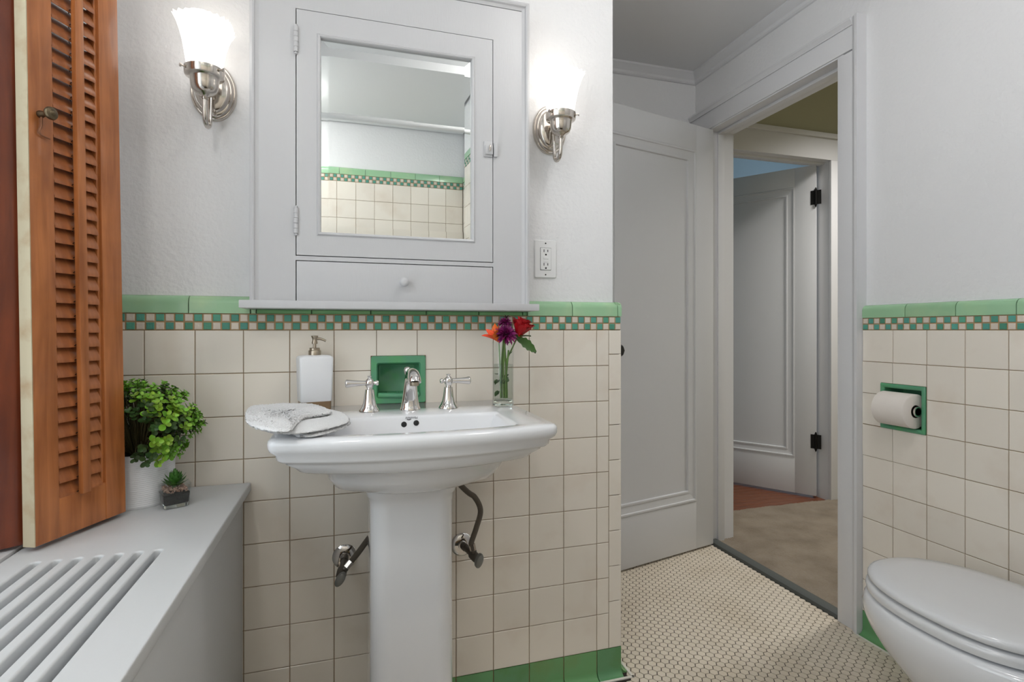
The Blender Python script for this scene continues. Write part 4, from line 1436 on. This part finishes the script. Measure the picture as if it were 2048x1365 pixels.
# ---- potted plant on the radiator cover
PC = Vector((-0.463, 1.428, RZT))
pp = thing('potted_plant', 'bushy round-leaved artificial plant in a white ribbed pot', 'plant', PC)
PR, PH = 0.070, 0.118
prof = [(PR * 0.93, 0.0), (PR * 0.95, 0.002)]
nr = 26
for k in range(nr):
    z = 0.004 + (PH - 0.006) * k / nr
    dz = (PH - 0.006) / nr
    r = PR * (0.955 + 0.045 * z / PH)
    prof += [(r, z), (r + 0.0007, z + dz * 0.35), (r + 0.0007, z + dz * 0.65)]
prof += [(PR, PH - 0.001), (PR - 0.001, PH), (PR - 0.005, PH), (PR - 0.006, PH - 0.012), (0.01, PH - 0.013)]
mb = MB()
NP = 96
vs, fs = [], []
for (ri, (r, z)) in enumerate(prof):
    for i in range(NP):
        a = 2 * PI * i / NP
        rr = r + (0.0006 * math.cos(i * PI + (ri // 3) * PI) if 2 <= ri < 2 + nr * 3 else 0)
        vs.append(PC + Vector((rr * math.cos(a), rr * math.sin(a), z)))
for k in range(len(prof) - 1):
    for i in range(NP):
        j = (i + 1) % NP
        fs.append((k * NP + i, k * NP + j, (k + 1) * NP + j, (k + 1) * NP + i))
fs.append(tuple(reversed(range(NP))))
fs.append(tuple(range((len(prof) - 1) * NP, len(prof) * NP)))
mb.add(vs, fs).build('pot', 'pot_white', pp, 60)
MB().lathe([(PR - 0.0065, PH - 0.0125), (PR - 0.02, PH - 0.008), (0.004, PH - 0.004)], 24, Matrix.Translation(PC)).build('soil', 'soil', pp, 60)


def round_leaf(name, r, m, cup=0.25):
    vs, fs = [(0, 0, 0)], []
    n = 10
    for ring, k in enumerate((0.55, 1.0)):
        for i in range(n):
            a = 2 * PI * i / n
            x = r * k * math.cos(a) * 0.92
            y = r + r * k * math.sin(a) * (1.05 if math.sin(a) > 0 else 1.0)
            z = cup * r * (k ** 2) * (0.6 + 0.4 * math.cos(2 * a)) + 0.12 * y
            vs.append((x, y, z))
    vs[0] = (0, r, 0.12 * r)
    for i in range(n):
        j = (i + 1) % n
        fs.append((0, 1 + i, 1 + j))
        fs.append((1 + i, 1 + n + i, 1 + n + j, 1 + j))
    # stalk
    vs += [(-0.0007, -0.001, 0), (0.0007, -0.001, 0), (0.0007, r * 0.1, 0.001), (-0.0007, r * 0.1, 0.001)]
    k0 = len(vs) - 4
    fs.append((k0, k0 + 1, k0 + 2, k0 + 3))
    return mesh_only(MB().add(vs, fs), name, m, 180)


lm = [round_leaf('leaf', r, m, c) for r, m, c in ((0.0068, 'leaf_bright', 0.35), (0.0080, 'leaf_bright', 0.25), (0.0060, 'leaf_bright', 0.5), (0.0076, 'leaf_dark', 0.25), (0.0064, 'leaf_dark', 0.35))]
rnd = random.Random(11)
FC = PC + Vector((0.010, -0.022, PH + 0.058))
perp = Vector((sdv.x, sdv.y, 0)).normalized()
nrm = Vector((perp.y, -perp.x, 0))


def clear_of_things(p, m=0.009):
    if p.y > D - m or p.x < XL + m + 0.01:
        return False
    rel = p - Vector((SN.x, SN.y, 0))
    along = rel.x * perp.x + rel.y * perp.y
    off = rel.x * nrm.x + rel.y * nrm.y
    if along < sdv.length + m and off > -0.024 - m:
        return False
    if p.z < RZT + 0.025:
        return False
    return True


leaves = []
stems = MB()
tips = 0
for trial in range(6000):
    if tips >= 380:
        break
    # direction on a flattened ball
    th_ = rnd.uniform(0, 2 * PI)
    cz = rnd.uniform(-0.72, 1.0)
    s_ = math.sqrt(max(0, 1 - cz * cz))
    d = Vector((s_ * math.cos(th_), s_ * math.sin(th_), cz))
    if trial % 5 < 3 and d.dot(Vector((0.40, -0.90, 0.17))) < 0.15:
        continue
    depth = rnd.choice((1.0, 1.0, 0.96, 0.86, 0.72))
    R_ = 0.118 * depth * rnd.uniform(0.92, 1.06)
    p = FC + Vector((d.x * R_, d.y * R_, d.z * R_ * 0.86))
    if not clear_of_things(p):
        continue
    if (Vector((p.x, p.y)) - Vector((PC.x, PC.y))).length < PR + 0.012 and p.z < PC.z + PH + 0.004:
        continue
    tips += 1
    base = PC + Vector((d.x * 0.02, d.y * 0.02, PH - 0.006))
    mid = base.lerp(p, 0.5) + Vector((0, 0, 0.022))
    stems.tube([base, mid, p], [0.0013, 0.0011, 0.0007], 5, False)
    nl = 6 if depth > 0.9 else 4
    ax = (d + Vector((0, 0, 0.35))).normalized()
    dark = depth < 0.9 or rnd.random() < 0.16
    rot0 = rnd.uniform(0, 2 * PI)
    for k in range(nl):
        layer = k // 2
        a = rot0 + (k % 2) * PI + layer * PI / 2
        M = Matrix.Translation(p - ax * (0.006 * layer)) @ ax.to_track_quat('Z', 'Y').to_matrix().to_4x4() @ Matrix.Rotation(a, 4, 'Z') @ Matrix.Rotation(math.radians(28 - 14 * layer + rnd.uniform(-10, 10)), 4, 'X') @ Matrix.Scale((0.62, 0.86, 1.0)[min(layer, 2)], 4)
        tip = M @ Vector((0, 0.014, 0.0))
        if not clear_of_things(tip, 0.004):
            continue
        if (Vector((tip.x, tip.y)) - Vector((PC.x, PC.y))).length < PR + 0.002 and tip.z < PC.z + PH - 0.002:
            continue
        leaves.append((M, rnd.choice(lm[3:]) if dark else rnd.choice(lm[:3]), (Vector((0, 0, CAMZ)) - p).length - (0.05 if p.x > PC.x - 0.02 else 0)))
leaves.sort(key=lambda q: q[2])
for (M, me, _) in leaves[:295]:
    inst('leaf', me, pp, M)
for tagm in ('leaf_bright', 'leaf_dark'):
    mb = MB()
    for (M, me, _) in leaves[295:]:
        if me.materials[0].name == tagm:
            mb.add([M @ v.co for v in me.vertices], [tuple(p.vertices) for p in me.polygons])
    if mb.v:
        mb.build('inner_leaves', tagm, pp, 180)['kind'] = 'stuff'
stems.build('stems', 'stem_brown', pp, 60)['kind'] = 'stuff'

# ---- succulent in a glass cube
SC_ = at_z(349, 1012, RZT)
sc = thing('succulent', 'small green succulent in a square glass cup beside the white pot', 'plant', (SC_.x, SC_.y, RZT))
RS = Matrix.Translation((SC_.x, SC_.y, RZT)) @ Matrix.Rotation(math.radians(27), 4, 'Z')
hs = 0.0285
MB().loft([rrect(0, 0, h, h, r, z, 4) for (h, r, z) in ((hs * 0.80, 0.004, 0.0), (hs * 0.86, 0.004, 0.002), (hs, 0.004, 0.052), (hs - 0.002, 0.003, 0.052), (hs * 0.84, 0.003, 0.010), (hs * 0.3, 0.003, 0.0095))], True, True, True, RS).build('glass_cup', 'vase_glass', sc, 40)
MB().loft([rrect(0, 0, h, h, 0.004, z, 4) for (h, z) in ((hs * 0.78, 0.001), (hs * 0.80, 0.009))], True, True, True, RS).build('glass_base', 'vase_base_glass', sc, 40)
MB().loft([rrect(0, 0, h, h, 0.003, z, 4) for (h, z) in ((hs * 0.82, 0.0105), (hs * 0.89, 0.032), (hs * 0.5, 0.033))], True, True, True, RS).build('soil', 'soil', sc, 40)
pb = MB()
ico = bmesh.new()
bmesh.ops.create_icosphere(ico, subdivisions=1, radius=1.0)
ico.verts.index_update()
iv = [v.co.copy() for v in ico.verts]
iF = [tuple(v.index for v in f.verts) for f in ico.faces]
ico.free()
for k in range(240):
    p = Vector((rnd.uniform(-1, 1) * (hs - 0.0065), rnd.uniform(-1, 1) * (hs - 0.0065), 0.0345 + rnd.uniform(0, 0.0085)))
    e = Euler((rnd.uniform(0, 6), rnd.uniform(0, 6), rnd.uniform(0, 6))).to_matrix()
    s3 = Vector((rnd.uniform(0.0016, 0.0030), rnd.uniform(0.0014, 0.0024), rnd.uniform(0.0010, 0.0018)))
    pb.add([RS @ (p + e @ Vector((v.x * s3.x, v.y * s3.y, v.z * s3.z))) for v in iv], iF)
pb.build('pebbles', 'pebble', sc, 0)['kind'] = 'stuff'


def blade(name, L_, W_, T_, m, curl=0.3):
    secs = []
    for i in range(7):
        t = i / 6
        w = W_ * (math.sin(PI * (0.16 + 0.78 * t)) ** 0.8) * (1 - t ** 5) + 0.0004
        h = T_ * (1 - t) + 0.0006
        y = L_ * t
        z = curl * L_ * t * t
        secs.append([(-w / 2, y, z + h * 0.2), (0, y, z - h * 0.5), (w / 2, y, z + h * 0.2), (0, y, z + h * 0.25)])
    return mesh_only(MB().loft(secs), name, m, 50)


sl = [blade('leaf', L_, 0.0115, 0.004, 'succulent_green', c) for L_, c in ((0.027, 0.30), (0.022, 0.4), (0.016, 0.6))]
for ring, (n, el, zz, me) in enumerate(((9, 12, 0.046, sl[0]), (9, 30, 0.050, sl[0]), (8, 46, 0.054, sl[1]), (6, 62, 0.058, sl[1]), (4, 76, 0.061, sl[2]))):
    for k in range(n):
        a = 2 * PI * (k + 0.5 * (ring % 2)) / n + rnd.uniform(-0.12, 0.12)
        inst('leaf', me, sc, RS @ Matrix.Translation((0.001, 0.001, zz)) @ Matrix.Rotation(a, 4, 'Z') @ Matrix.Rotation(math.radians(el + rnd.uniform(-6, 6)), 4, 'X') @ Matrix.Translation((0, 0.002, 0)))
MB().lathe([(0.004, 0.034), (0.005, 0.05), (0.003, 0.062)], 8, RS).build('stem', 'succulent_green', sc, 60)

# ---- folded washcloth on the sink rim
tw = thing('washcloth', 'folded white terry washcloth lying over the left rim of the sink', 'towel', (-0.09, 1.18, SZ))


def pillow(name, px, z0, hfun, m, n_r=16, n_a=120, edge=5.0, seed=1, under=0.0, fuzz=0.0006, smoothing=True):
    """rounded slab over a polygon given in pixels on plane z0"""
    poly = [at_z(u, v, z0) for (u, v) in px]
    # resample border with rounded corners (Chaikin)
    for _ in range(2):
        q = []
        for i in range(len(poly)):
            a, b = poly[i], poly[(i + 1) % len(poly)]
            q += [a.lerp(b, 0.22), a.lerp(b, 0.78)]
        poly = q
    seg = [(poly[(i + 1) % len(poly)] - poly[i]).length for i in range(len(poly))]
    tot = sum(seg)
    bd = []
    i, acc = 0, 0.0
    for k in range(n_a):
        s = tot * k / n_a
        while acc + seg[i] < s:
            acc += seg[i]
            i += 1
        bd.append(poly[i].lerp(poly[(i + 1) % len(poly)], (s - acc) / seg[i]))
    c = sum(bd, Vector()) / n_a
    rn = random.Random(seed)
    vs, fs = [], []
    for side in (1, 0):
        for r in range(n_r + 1):
            k = (r / n_r) ** 0.6
            for a in range(n_a):
                p = c.lerp(bd[a], max(k, 0.001))
                prof = (1 - k ** edge) ** 0.5 if k < 1 else 0.0
                h = hfun(p)
                zm = z0 + h * 0.45
                z = zm + h * 0.55 * prof if side else max(z0 + under, zm - h * 0.45 * prof)
                f = fuzz * (1 if side or k > 0.9 else 0.2)
                vs.append(p + Vector((rn.gauss(0, f), rn.gauss(0, f), z - p.z + rn.gauss(0, f))))
    N_ = (n_r + 1) * n_a
    for side in (0, 1):
        o_ = side * N_
        for r in range(n_r):
            for a in range(n_a):
                b = (a + 1) % n_a
                f = (o_ + r * n_a + a, o_ + (r + 1) * n_a + a, o_ + (r + 1) * n_a + b, o_ + r * n_a + b)
                fs.append(f if side == 0 else tuple(reversed(f)))
    for a in range(n_a):
        b = (a + 1) % n_a
        fs.append((n_r * n_a + a, N_ + n_r * n_a + a, N_ + n_r * n_a + b, n_r * n_a + b))
    return MB().add(vs, fs).build(name, m, tw, 180)


wv = lambda p, a, b, c: math.sin(p.x * a + p.y * b + c)
pillow('lower_layer', [(535, 866), (575, 870), (606, 881), (655, 873), (694, 859), (704, 849), (690, 838), (640, 825), (560, 822), (520, 830)], SZ + 0.0005,
       lambda p: 0.0095 + 0.0006 * wv(p, 60, 20, 1), 'towel_terry', 20, 180, 10.0, 3, 0.0, 0.0004)
pillow('middle_layer', [(520, 864), (545, 872), (600, 873), (650, 865), (690, 853), (702, 844), (686, 831), (640, 822), (560, 820), (505, 826), (498, 846)], SZ + 0.0090,
       lambda p: 0.0105 + 0.0012 * wv(p, 40, 25, 1.5), 'towel_terry', 24, 200, 9.0, 9, 0.0, 0.0004)
pillow('upper_layer', [(492, 828), (500, 820), (560, 816), (622, 813), (648, 822), (668, 831), (640, 836), (606, 842), (592, 855), (584, 868), (560, 871), (530, 868), (503, 862), (490, 846)], SZ + 0.0185,
       lambda p: 0.0130 + 0.0014 * wv(p, 38, -22, 0.5) + 0.0006 * wv(p, 90, 60, 2), 'towel_terry', 36, 240, 7.0, 5, 0.0, 0.0007)

# ---- vase with flowers
vb = at_z(1006, 812, SZ)
VX, VY = vb.x, vb.y
va = thing('glass_vase', 'tall clear glass vase half full of water on the sink deck', 'vase', (VX, VY, SZ))
VM = Matrix.Translation((VX, VY, SZ))
VR = 0.0295
MB().lathe([(VR - 0.003, 0.0), (VR, 0.003), (VR, 0.172), (VR - 0.001, 0.173), (VR - 0.0025, 0.172), (VR - 0.0028, 0.019), (0.004, 0.0175)], 40, VM).build('glass', 'vase_glass', va, 40)
MB().lathe([(VR - 0.005, 0.0006), (VR - 0.0015, 0.003), (VR - 0.0015, 0.013), (VR - 0.005, 0.0165)], 40, VM).build('base', 'vase_base_glass', va, 40)
MB().lathe([(VR - 0.0032, 0.0185), (VR - 0.0032, 0.112)], 40, VM).build('water', 'water', va, 40)


def petal(name, L_, W_, cup, bend, m, pw=0.7, base=0.25, ruffle=0.0, nu=7, nv=6):
    """petal growing along +Z from origin, concave towards -Y... cup curls the sides, bend leans the tip outwards (+Y)"""
    vs, fs = [], []
    for i in range(nu + 1):
        t = i / nu
        w = W_ * (base + (1 - base) * math.sin(PI * min(1, t * 0.98) ** pw * 0.5 if t < 0.6 else PI * (0.5 + 0.44 * ((t - 0.6) / 0.4) ** 1.6)) ** 1.0) if False else W_ * max(0.06, (base + (1 - base) * min(1, t / 0.55)) * (1 - max(0, (t - 0.6) / 0.4) ** 2.2 * 0.92))
        for j in range(nv + 1):
            s = 2 * j / nv - 1
            x = s * w / 2
            y = bend * L_ * t * t - cup * w * (s * s) * (1 - 0.35 * t) + ruffle * L_ * math.sin(s * 5 + t * 3) * t * t
            z = L_ * t - abs(bend) * L_ * 0.35 * t ** 3
            vs.append((x, y, z))
    for i in range(nu):
        for j in range(nv):
            a = i * (nv + 1) + j
            fs.append((a, a + 1, a + nv + 2, a + nv + 1))
    return mesh_only(MB().add(vs, fs), name, m, 180)


def flower(name, label, head, axis, stem_pts, group='cut flowers in the vase'):
    t = thing(name, label, 'flower', stem_pts[0], group)
    MB().tube(stem_pts, 0.0021, 8).build('stem', 'flower_stem', t, 60)
    A = Matrix.Translation(head) @ Vector(axis).normalized().to_track_quat('Z', 'Y').to_matrix().to_4x4()
    return t, A


def pxp(u, v, y):
    return at_y(u, v, y)


zb = SZ + 0.021
S0 = lambda dx, dy: Vector((VX + dx, VY + dy, zb))
# red rose
hr = pxp(1036, 672, VY - 0.005)
fl_, A = flower('rose', 'red rose at the right of the small bouquet', hr, (0.30, -0.22, 0.9), [S0(0.004, 0.002), Vector((VX + 0.010, VY + 0.004, SZ + 0.12)), hr])
rp = [petal('petal', L_, W_, c, b, 'rose_red', ruffle=r_) for L_, W_, c, b, r_ in ((0.044, 0.032, 0.45, 0.02, 0.0), (0.050, 0.044, 0.38, 0.08, 0.03), (0.050, 0.050, 0.30, 0.22, 0.05))]
for k in range(15):
    lay = 0 if k < 4 else (1 if k < 9 else 2)
    inst('petal', rp[lay], fl_, A @ Matrix.Rotation(k * 2.4, 4, 'Z') @ Matrix.Translation((0, (0.003, 0.007, 0.010)[lay], (0.006, 0.002, 0)[lay])) @ Matrix.Rotation(math.radians((-3, -9, -16)[lay]), 4, 'X'))
sep = petal('sepal', 0.022, 0.008, 0.2, 0.5, 'flower_leaf')
for k in range(5):
    inst('sepal', sep, fl_, A @ Matrix.Rotation(k * 2 * PI / 5, 4, 'Z') @ Matrix.Translation((0, 0.007, -0.003)) @ Matrix.Rotation(math.radians(-30), 4, 'X'))
MB().lathe([(0.003, -0.010), (0.009, -0.004), (0.011, 0.004), (0.006, 0.010)], 12, A).build('calyx', 'flower_leaf', fl_, 60)
# serrated leaf below the rose
lv_, lf_ = [], []
for i in range(10):
    t = i / 9
    w = 0.0155 * math.sin(PI * (0.08 + 0.9 * t)) ** 0.8 * (1.12 if i % 2 else 0.86)
    lv_ += [(-w, t * 0.056, 0.004 - 0.012 * t * t), (0, t * 0.056, -0.003 - 0.012 * t * t), (w, t * 0.056, 0.004 - 0.012 * t * t)]
for i in range(9):
    lf_ += [(i * 3, i * 3 + 1, i * 3 + 4, i * 3 + 3), (i * 3 + 1, i * 3 + 2, i * 3 + 5, i * 3 + 4)]
leaf_me = mesh_only(MB().add(lv_, lf_), 'leaf', 'flower_leaf', 180)
p0 = pxp(1034, 679, VY - 0.012)
p1 = pxp(1076, 701, VY - 0.020)
dv = (p1 - p0)
Ml = Matrix.Translation(p0) @ dv.to_track_quat('Y', 'Z').to_matrix().to_4x4()
inst('leaf', leaf_me, fl_, Ml @ Matrix.Rotation(math.radians(50), 4, 'Y') @ Matrix.Scale(dv.length / 0.056, 4))
p0b = pxp(1040, 674, VY)
inst('leaf', leaf_me, fl_, Matrix.Translation(p0b) @ (pxp(1061, 668, VY) - p0b).to_track_quat('Y', 'Z').to_matrix().to_4x4() @ Matrix.Scale(0.55, 4))
MB().tube([Vector((VX + 0.010, VY, SZ + 0.165)), p0.lerp(Vector((VX + 0.014, VY, SZ + 0.18)), 0.4), p0], 0.0013, 6).build('leaf_stalk', 'flower_stem', fl_, 60)
# orange lily
ho = pxp(998, 684, VY - 0.008)
fl_, A = flower('lily', 'orange alstroemeria bloom at the left of the bouquet', ho, (-0.62, -0.22, 0.78), [S0(-0.006, 0.0), Vector((VX - 0.008, VY, SZ + 0.10)), ho])
op = petal('petal', 0.052, 0.022, 0.25, 0.26, 'lily_orange')
oq = petal('petal', 0.050, 0.015, 0.30, 0.20, 'lily_orange')
for k in range(6):
    inst('petal', op if k % 2 == 0 else oq, fl_, A @ Matrix.Rotation(k * PI / 3 + 0.4, 4, 'Z') @ Matrix.Translation((0, 0.003, 0)) @ Matrix.Rotation(math.radians(-17), 4, 'X'))
for k in range(4):
    a = k * 1.6
    MB().tube([A @ Vector((0, 0, 0.004)), A @ Vector((0.004 * math.cos(a), 0.004 * math.sin(a), 0.028)), A @ Vector((0.008 * math.cos(a), 0.008 * math.sin(a), 0.038))], 0.0007, 5).build('stamen', 'lily_orange', fl_, 60)
# purple chrysanthemums
pu1 = [petal('petal', L_, W_, 0.5, b, 'mum_purple', nu=5, nv=3, base=0.5) for L_, W_, b in ((0.026, 0.0062, 0.25), (0.021, 0.0056, 0.1), (0.014, 0.005, -0.05))]


def mum(label, head, axis, stem, sc_):
    t, A = flower('chrysanthemum', label, head, axis, stem)
    A = A @ Matrix.Scale(sc_, 4)
    for ring, (n, el, me) in enumerate(((18, 88, pu1[0]), (16, 68, pu1[0]), (14, 50, pu1[1]), (11, 32, pu1[1]), (8, 16, pu1[2]))):
        for k in range(n):
            inst('petal', me, t, A @ Matrix.Rotation(2 * PI * (k + 0.5 * (ring % 2)) / n + rnd.uniform(-0.1, 0.1), 4, 'Z') @ Matrix.Translation((0, 0.002, 0.001 * ring)) @ Matrix.Rotation(math.radians(-el + rnd.uniform(-7, 7)), 4, 'X'))
    MB().lathe([(0.002, -0.006), (0.007, -0.002), (0.007, 0.003), (0.002, 0.006)], 12, A).build('calyx', 'flower_leaf', t, 60)
    return t


h1 = pxp(1011, 671, VY - 0.022)
mum('large purple chrysanthemum in the middle of the bouquet', h1, (0.05, -0.55, 0.62), [S0(0.0, -0.004), Vector((VX, VY - 0.006, SZ + 0.11)), h1], 1.25)
h2 = pxp(1010, 648, VY + 0.002)
mum('smaller purple chrysanthemum above the large one, upright', h2, (-0.1, -0.25, 0.9), [S0(-0.002, 0.006), Vector((VX - 0.002, VY + 0.008, SZ + 0.12)), h2], 0.85)
h3 = pxp(1013, 637, VY + 0.004)
fl_, A = flower('flower_bud', 'tiny dark purple bud at the top of the bouquet', h3, (0.05, -0.1, 1), [S0(0.004, 0.008), Vector((VX + 0.002, VY + 0.010, SZ + 0.13)), h3])
dp = petal('petal', 0.013, 0.005, 0.4, 0.35, 'bud_dark', nu=4, nv=3)
for k in range(8):
    inst('petal', dp, fl_, A @ Matrix.Rotation(k * PI / 4, 4, 'Z') @ Matrix.Translation((0, 0.001, 0)) @ Matrix.Rotation(math.radians(-25 - 25 * (k % 2)), 4, 'X'))
# greenery in the water
gr_ = thing('foliage_sprig', 'green leafy sprig standing in the water of the vase', 'foliage', S0(0.006, -0.006))
MB().tube([S0(0.006, -0.006), Vector((VX + 0.006, VY - 0.008, SZ + 0.08)), Vector((VX + 0.014, VY - 0.006, SZ + 0.150))], 0.0026, 8).build('stem', 'flower_stem', gr_, 60)
MB().tube([S0(0.011, -0.001), Vector((VX + 0.009, VY - 0.002, SZ + 0.09)), Vector((VX + 0.004, VY, SZ + 0.168))], 0.0026, 8).build('stem', 'flower_stem', gr_, 60)
for (dx, dy, z, rx, rz, s) in ((-0.010, -0.012, 0.064, 70, 78, 0.50), (0.012, -0.012, 0.066, 70, -40, 0.55), (-0.014, -0.002, 0.070, -20, 8, 0.62), (-0.012, 0.002, 0.040, -40, 20, 0.50), (0.014, 0.004, 0.080, 10, -8, 0.50), (-0.016, 0.0, 0.085, 10, 4, 0.4)):
    inst('leaf', leaf_me, gr_, Matrix.Translation((VX + dx, VY + dy, SZ + z)) @ Matrix.Rotation(math.radians(rz), 4, 'Y') @ Matrix.Rotation(math.radians(rx), 4, 'X') @ Matrix.Scale(s * 0.8, 4))
MB().tube([Vector((VX + 0.0155, VY, SZ + 0.138)), Vector((VX + 0.022, VY - 0.002, SZ + 0.143)), Vector((VX + 0.0255, VY - 0.003, SZ + 0.1465))], [0.002, 0.0015, 0.0004], 6).build('thorn', 'flower_leaf', gr_, 60)

# ---- recessed toilet paper holder and roll
th = thing('toilet_paper_holder', 'green ceramic recessed toilet paper holder in the right wall tiles', 'paper holder', (XR, TPc.y, TP[2]))
dish(th, M_RIGHT, TP, tp_in, 0.075, 0.005, 'green_dish', 'frame', 'recess', 0.003)
ta0, ta1 = tp_in[0], tp_in[1]
RC = Vector(((ta0 + ta1) / 2, 0.012, 0.822))
MB().tube([M_RIGHT @ Vector((ta0 + 0.003, RC.y, RC.z)), M_RIGHT @ Vector((ta1 - 0.003, RC.y, RC.z))], 0.0125, 16).tube(
    [M_RIGHT @ Vector((ta1 - 0.0075, RC.y, RC.z)), M_RIGHT @ Vector((ta1 - 0.003, RC.y, RC.z))], 0.0165, 18).build('spindle', 'chrome', th, 40)
rr = thing('toilet_paper_roll', 'white roll of toilet paper on the green recessed holder', 'toilet paper', M_RIGHT @ RC)
RM = M_RIGHT @ Matrix.Translation((ta0 + 0.004, RC.y, RC.z)) @ Matrix.Rotation(PI / 2, 4, 'Y')
Lr = ta1 - ta0 - 0.014
MB().lathe([(0.021, 0.0), (0.053, 0.0), (0.0555, 0.002), (0.0555, Lr - 0.002), (0.053, Lr), (0.021, Lr), (0.0205, Lr - 0.001), (0.0205, 0.001), (0.021, 0.0)], 56, RM, False, False).build('paper', 'tissue', rr, 40)
MB().lathe([(0.0202, 0.0), (0.0202, Lr), (0.0190, Lr), (0.0190, 0.0), (0.0202, 0.0)], 32, RM, False, False).build('core', 'cardboard', rr, 40)

# ---- toilet
TX, TY = 1.470, 0.905
tl = thing('toilet', 'white toilet with closed lid beside the tiled right wall', 'toilet', (TX, TY, 0))


def egg(hw, front, back, z, cx=TX, cy=TY, e=2.25, n=56):
    pts = []
    for i in range(n):
        a = 2 * PI * i / n
        ca, sa = math.cos(a), math.sin(a)
        x = hw * math.copysign(abs(ca) ** (2 / e), ca)
        L_ = front if sa > 0 else back
        y = L_ * math.copysign(abs(sa) ** (2 / e), sa)
        pts.append((cx + x, cy + y, z))
    return pts


TLZ = 0.432
MB().loft([egg(0.184, 0.266, 0.20, TLZ - 0.020), egg(0.1865, 0.2685, 0.20, TLZ - 0.016), egg(0.1865, 0.2685, 0.20, TLZ - 0.010), egg(0.1835, 0.2655, 0.198, TLZ - 0.004), egg(0.175, 0.257, 0.19, TLZ - 0.0005), egg(0.14, 0.215, 0.16, TLZ + 0.003), egg(0.08, 0.12, 0.09, TLZ + 0.0045)]).build('lid', 'toilet_plastic', tl, 60)
MB().loft([egg(0.180, 0.262, 0.20, TLZ - 0.0525), egg(0.189, 0.271, 0.20, TLZ - 0.0505), egg(0.191, 0.273, 0.20, TLZ - 0.040), egg(0.189, 0.271, 0.20, TLZ - 0.031), egg(0.180, 0.262, 0.195, TLZ - 0.0275)]).build('seat', 'toilet_plastic', tl, 60)
MB().loft([egg(0.120, 0.100, 0.26, 0.0), egg(0.122, 0.103, 0.26, 0.012), egg(0.112, 0.090, 0.25, 0.035), egg(0.108, 0.085, 0.245, 0.10), egg(0.118, 0.108, 0.245, 0.155), egg(0.146, 0.168, 0.245, 0.205), egg(0.174, 0.230, 0.245, 0.255), egg(0.190, 0.264, 0.245, 0.295), egg(0.196, 0.279, 0.245, 0.325), egg(0.197, 0.281, 0.245, 0.345), egg(0.194, 0.277, 0.245, 0.362), egg(0.189, 0.270, 0.245, 0.371), egg(0.178, 0.258, 0.24, 0.3735)]).build('bowl', 'porcelain', tl, 60)
MB().loft([rrect(TX, 0.495, 0.21, 0.095, 0.03, z, 6) for z in (0.39, 0.40, 0.72)], True, True).build('tank', 'porcelain', tl, 40)
MB().loft([rrect(TX, 0.497, hx, hy, 0.03, z, 6) for hx, hy, z in ((0.218, 0.103, 0.722), (0.222, 0.107, 0.728), (0.222, 0.107, 0.748), (0.212, 0.098, 0.756))], True, True).build('tank_lid', 'porcelain', tl, 40)
MB().box(TX - 0.11, TX + 0.11, 0.42, 0.74, 0.28, 0.392, 0.02).build('bowl_deck', 'porcelain', tl, 40)
for s in (-1, 1):
    MB().tube([(TX + s * 0.075, 0.715, 0.385), (TX + s * 0.075, 0.715, TLZ - 0.004)], 0.012, 14).build('hinge', 'toilet_plastic', tl, 40)

# ---- shower curtain rod (seen in the mirror)
cr_ = thing('curtain_rod', 'white telescoping shower curtain rod reflected in the cabinet mirror', 'curtain rod', (0.06, 0.30, 2.095))
RZ_ = 2.100
MB().tube([(XL + 0.004, 0.30, RZ_), (0.30, 0.30, RZ_)], 0.0145, 18).build('outer_tube', 'outlet_plastic', cr_, 40)
MB().tube([(0.29, 0.30, RZ_), (0.708, 0.30, RZ_)], 0.0120, 18).build('inner_tube', 'outlet_plastic', cr_, 40)
for xx in (XL + 0.001, 0.699):
    MB().lathe([(0.026, 0.0), (0.026, 0.006), (0.018, 0.014)], 24, Matrix.Translation((xx, 0.30, RZ_)) @ Matrix.Rotation(PI / 2 if xx < 0 else -PI / 2, 4, 'Y')).build('end_flange', 'outlet_plastic', cr_, 40)

# ---- added globe fill, unseen above the frame, to light the floor and recess
lampx, lampy = 0.80, 0.72
clp = thing('ceiling_lamp', 'white opal globe added as unseen fill light on the bathroom ceiling, above the picture', 'fill light', (lampx, lampy, CEIL))
MB().lathe([(0.085, 0.0), (0.085, -0.012), (0.070, -0.022), (0.055, -0.026)], 32, Matrix.Translation((lampx, lampy, CEIL))).build('canopy', 'nickel', clp, 40)
MB().lathe([(0.055, -0.024), (0.090, -0.040), (0.108, -0.065), (0.110, -0.090), (0.098, -0.120), (0.070, -0.142), (0.030, -0.153), (0.004, -0.155)], 40, Matrix.Translation((lampx, lampy, CEIL))).build('globe', 'globe_glass', clp, 60)

# ---- added dome fill, unseen behind the camera, to brighten the sink wall
lx2, ly2, lz2 = -0.39, 0.02, 2.352
dlp = thing('dome_fill_light', 'small opal dome added as unseen fill light over the bath, behind the picture', 'fill light', (lx2, ly2, lz2))
MB().lathe([(0.095, 0.0), (0.095, -0.008), (0.085, -0.012)], 32, Matrix.Translation((lx2, ly2, lz2))).build('trim_ring', 'nickel', dlp, 40)
MB().lathe([(0.084, -0.010), (0.078, -0.030), (0.060, -0.046), (0.034, -0.055), (0.004, -0.058)], 36, Matrix.Translation((lx2, ly2, lz2))).build('dome', 'dome_glass', dlp, 60)
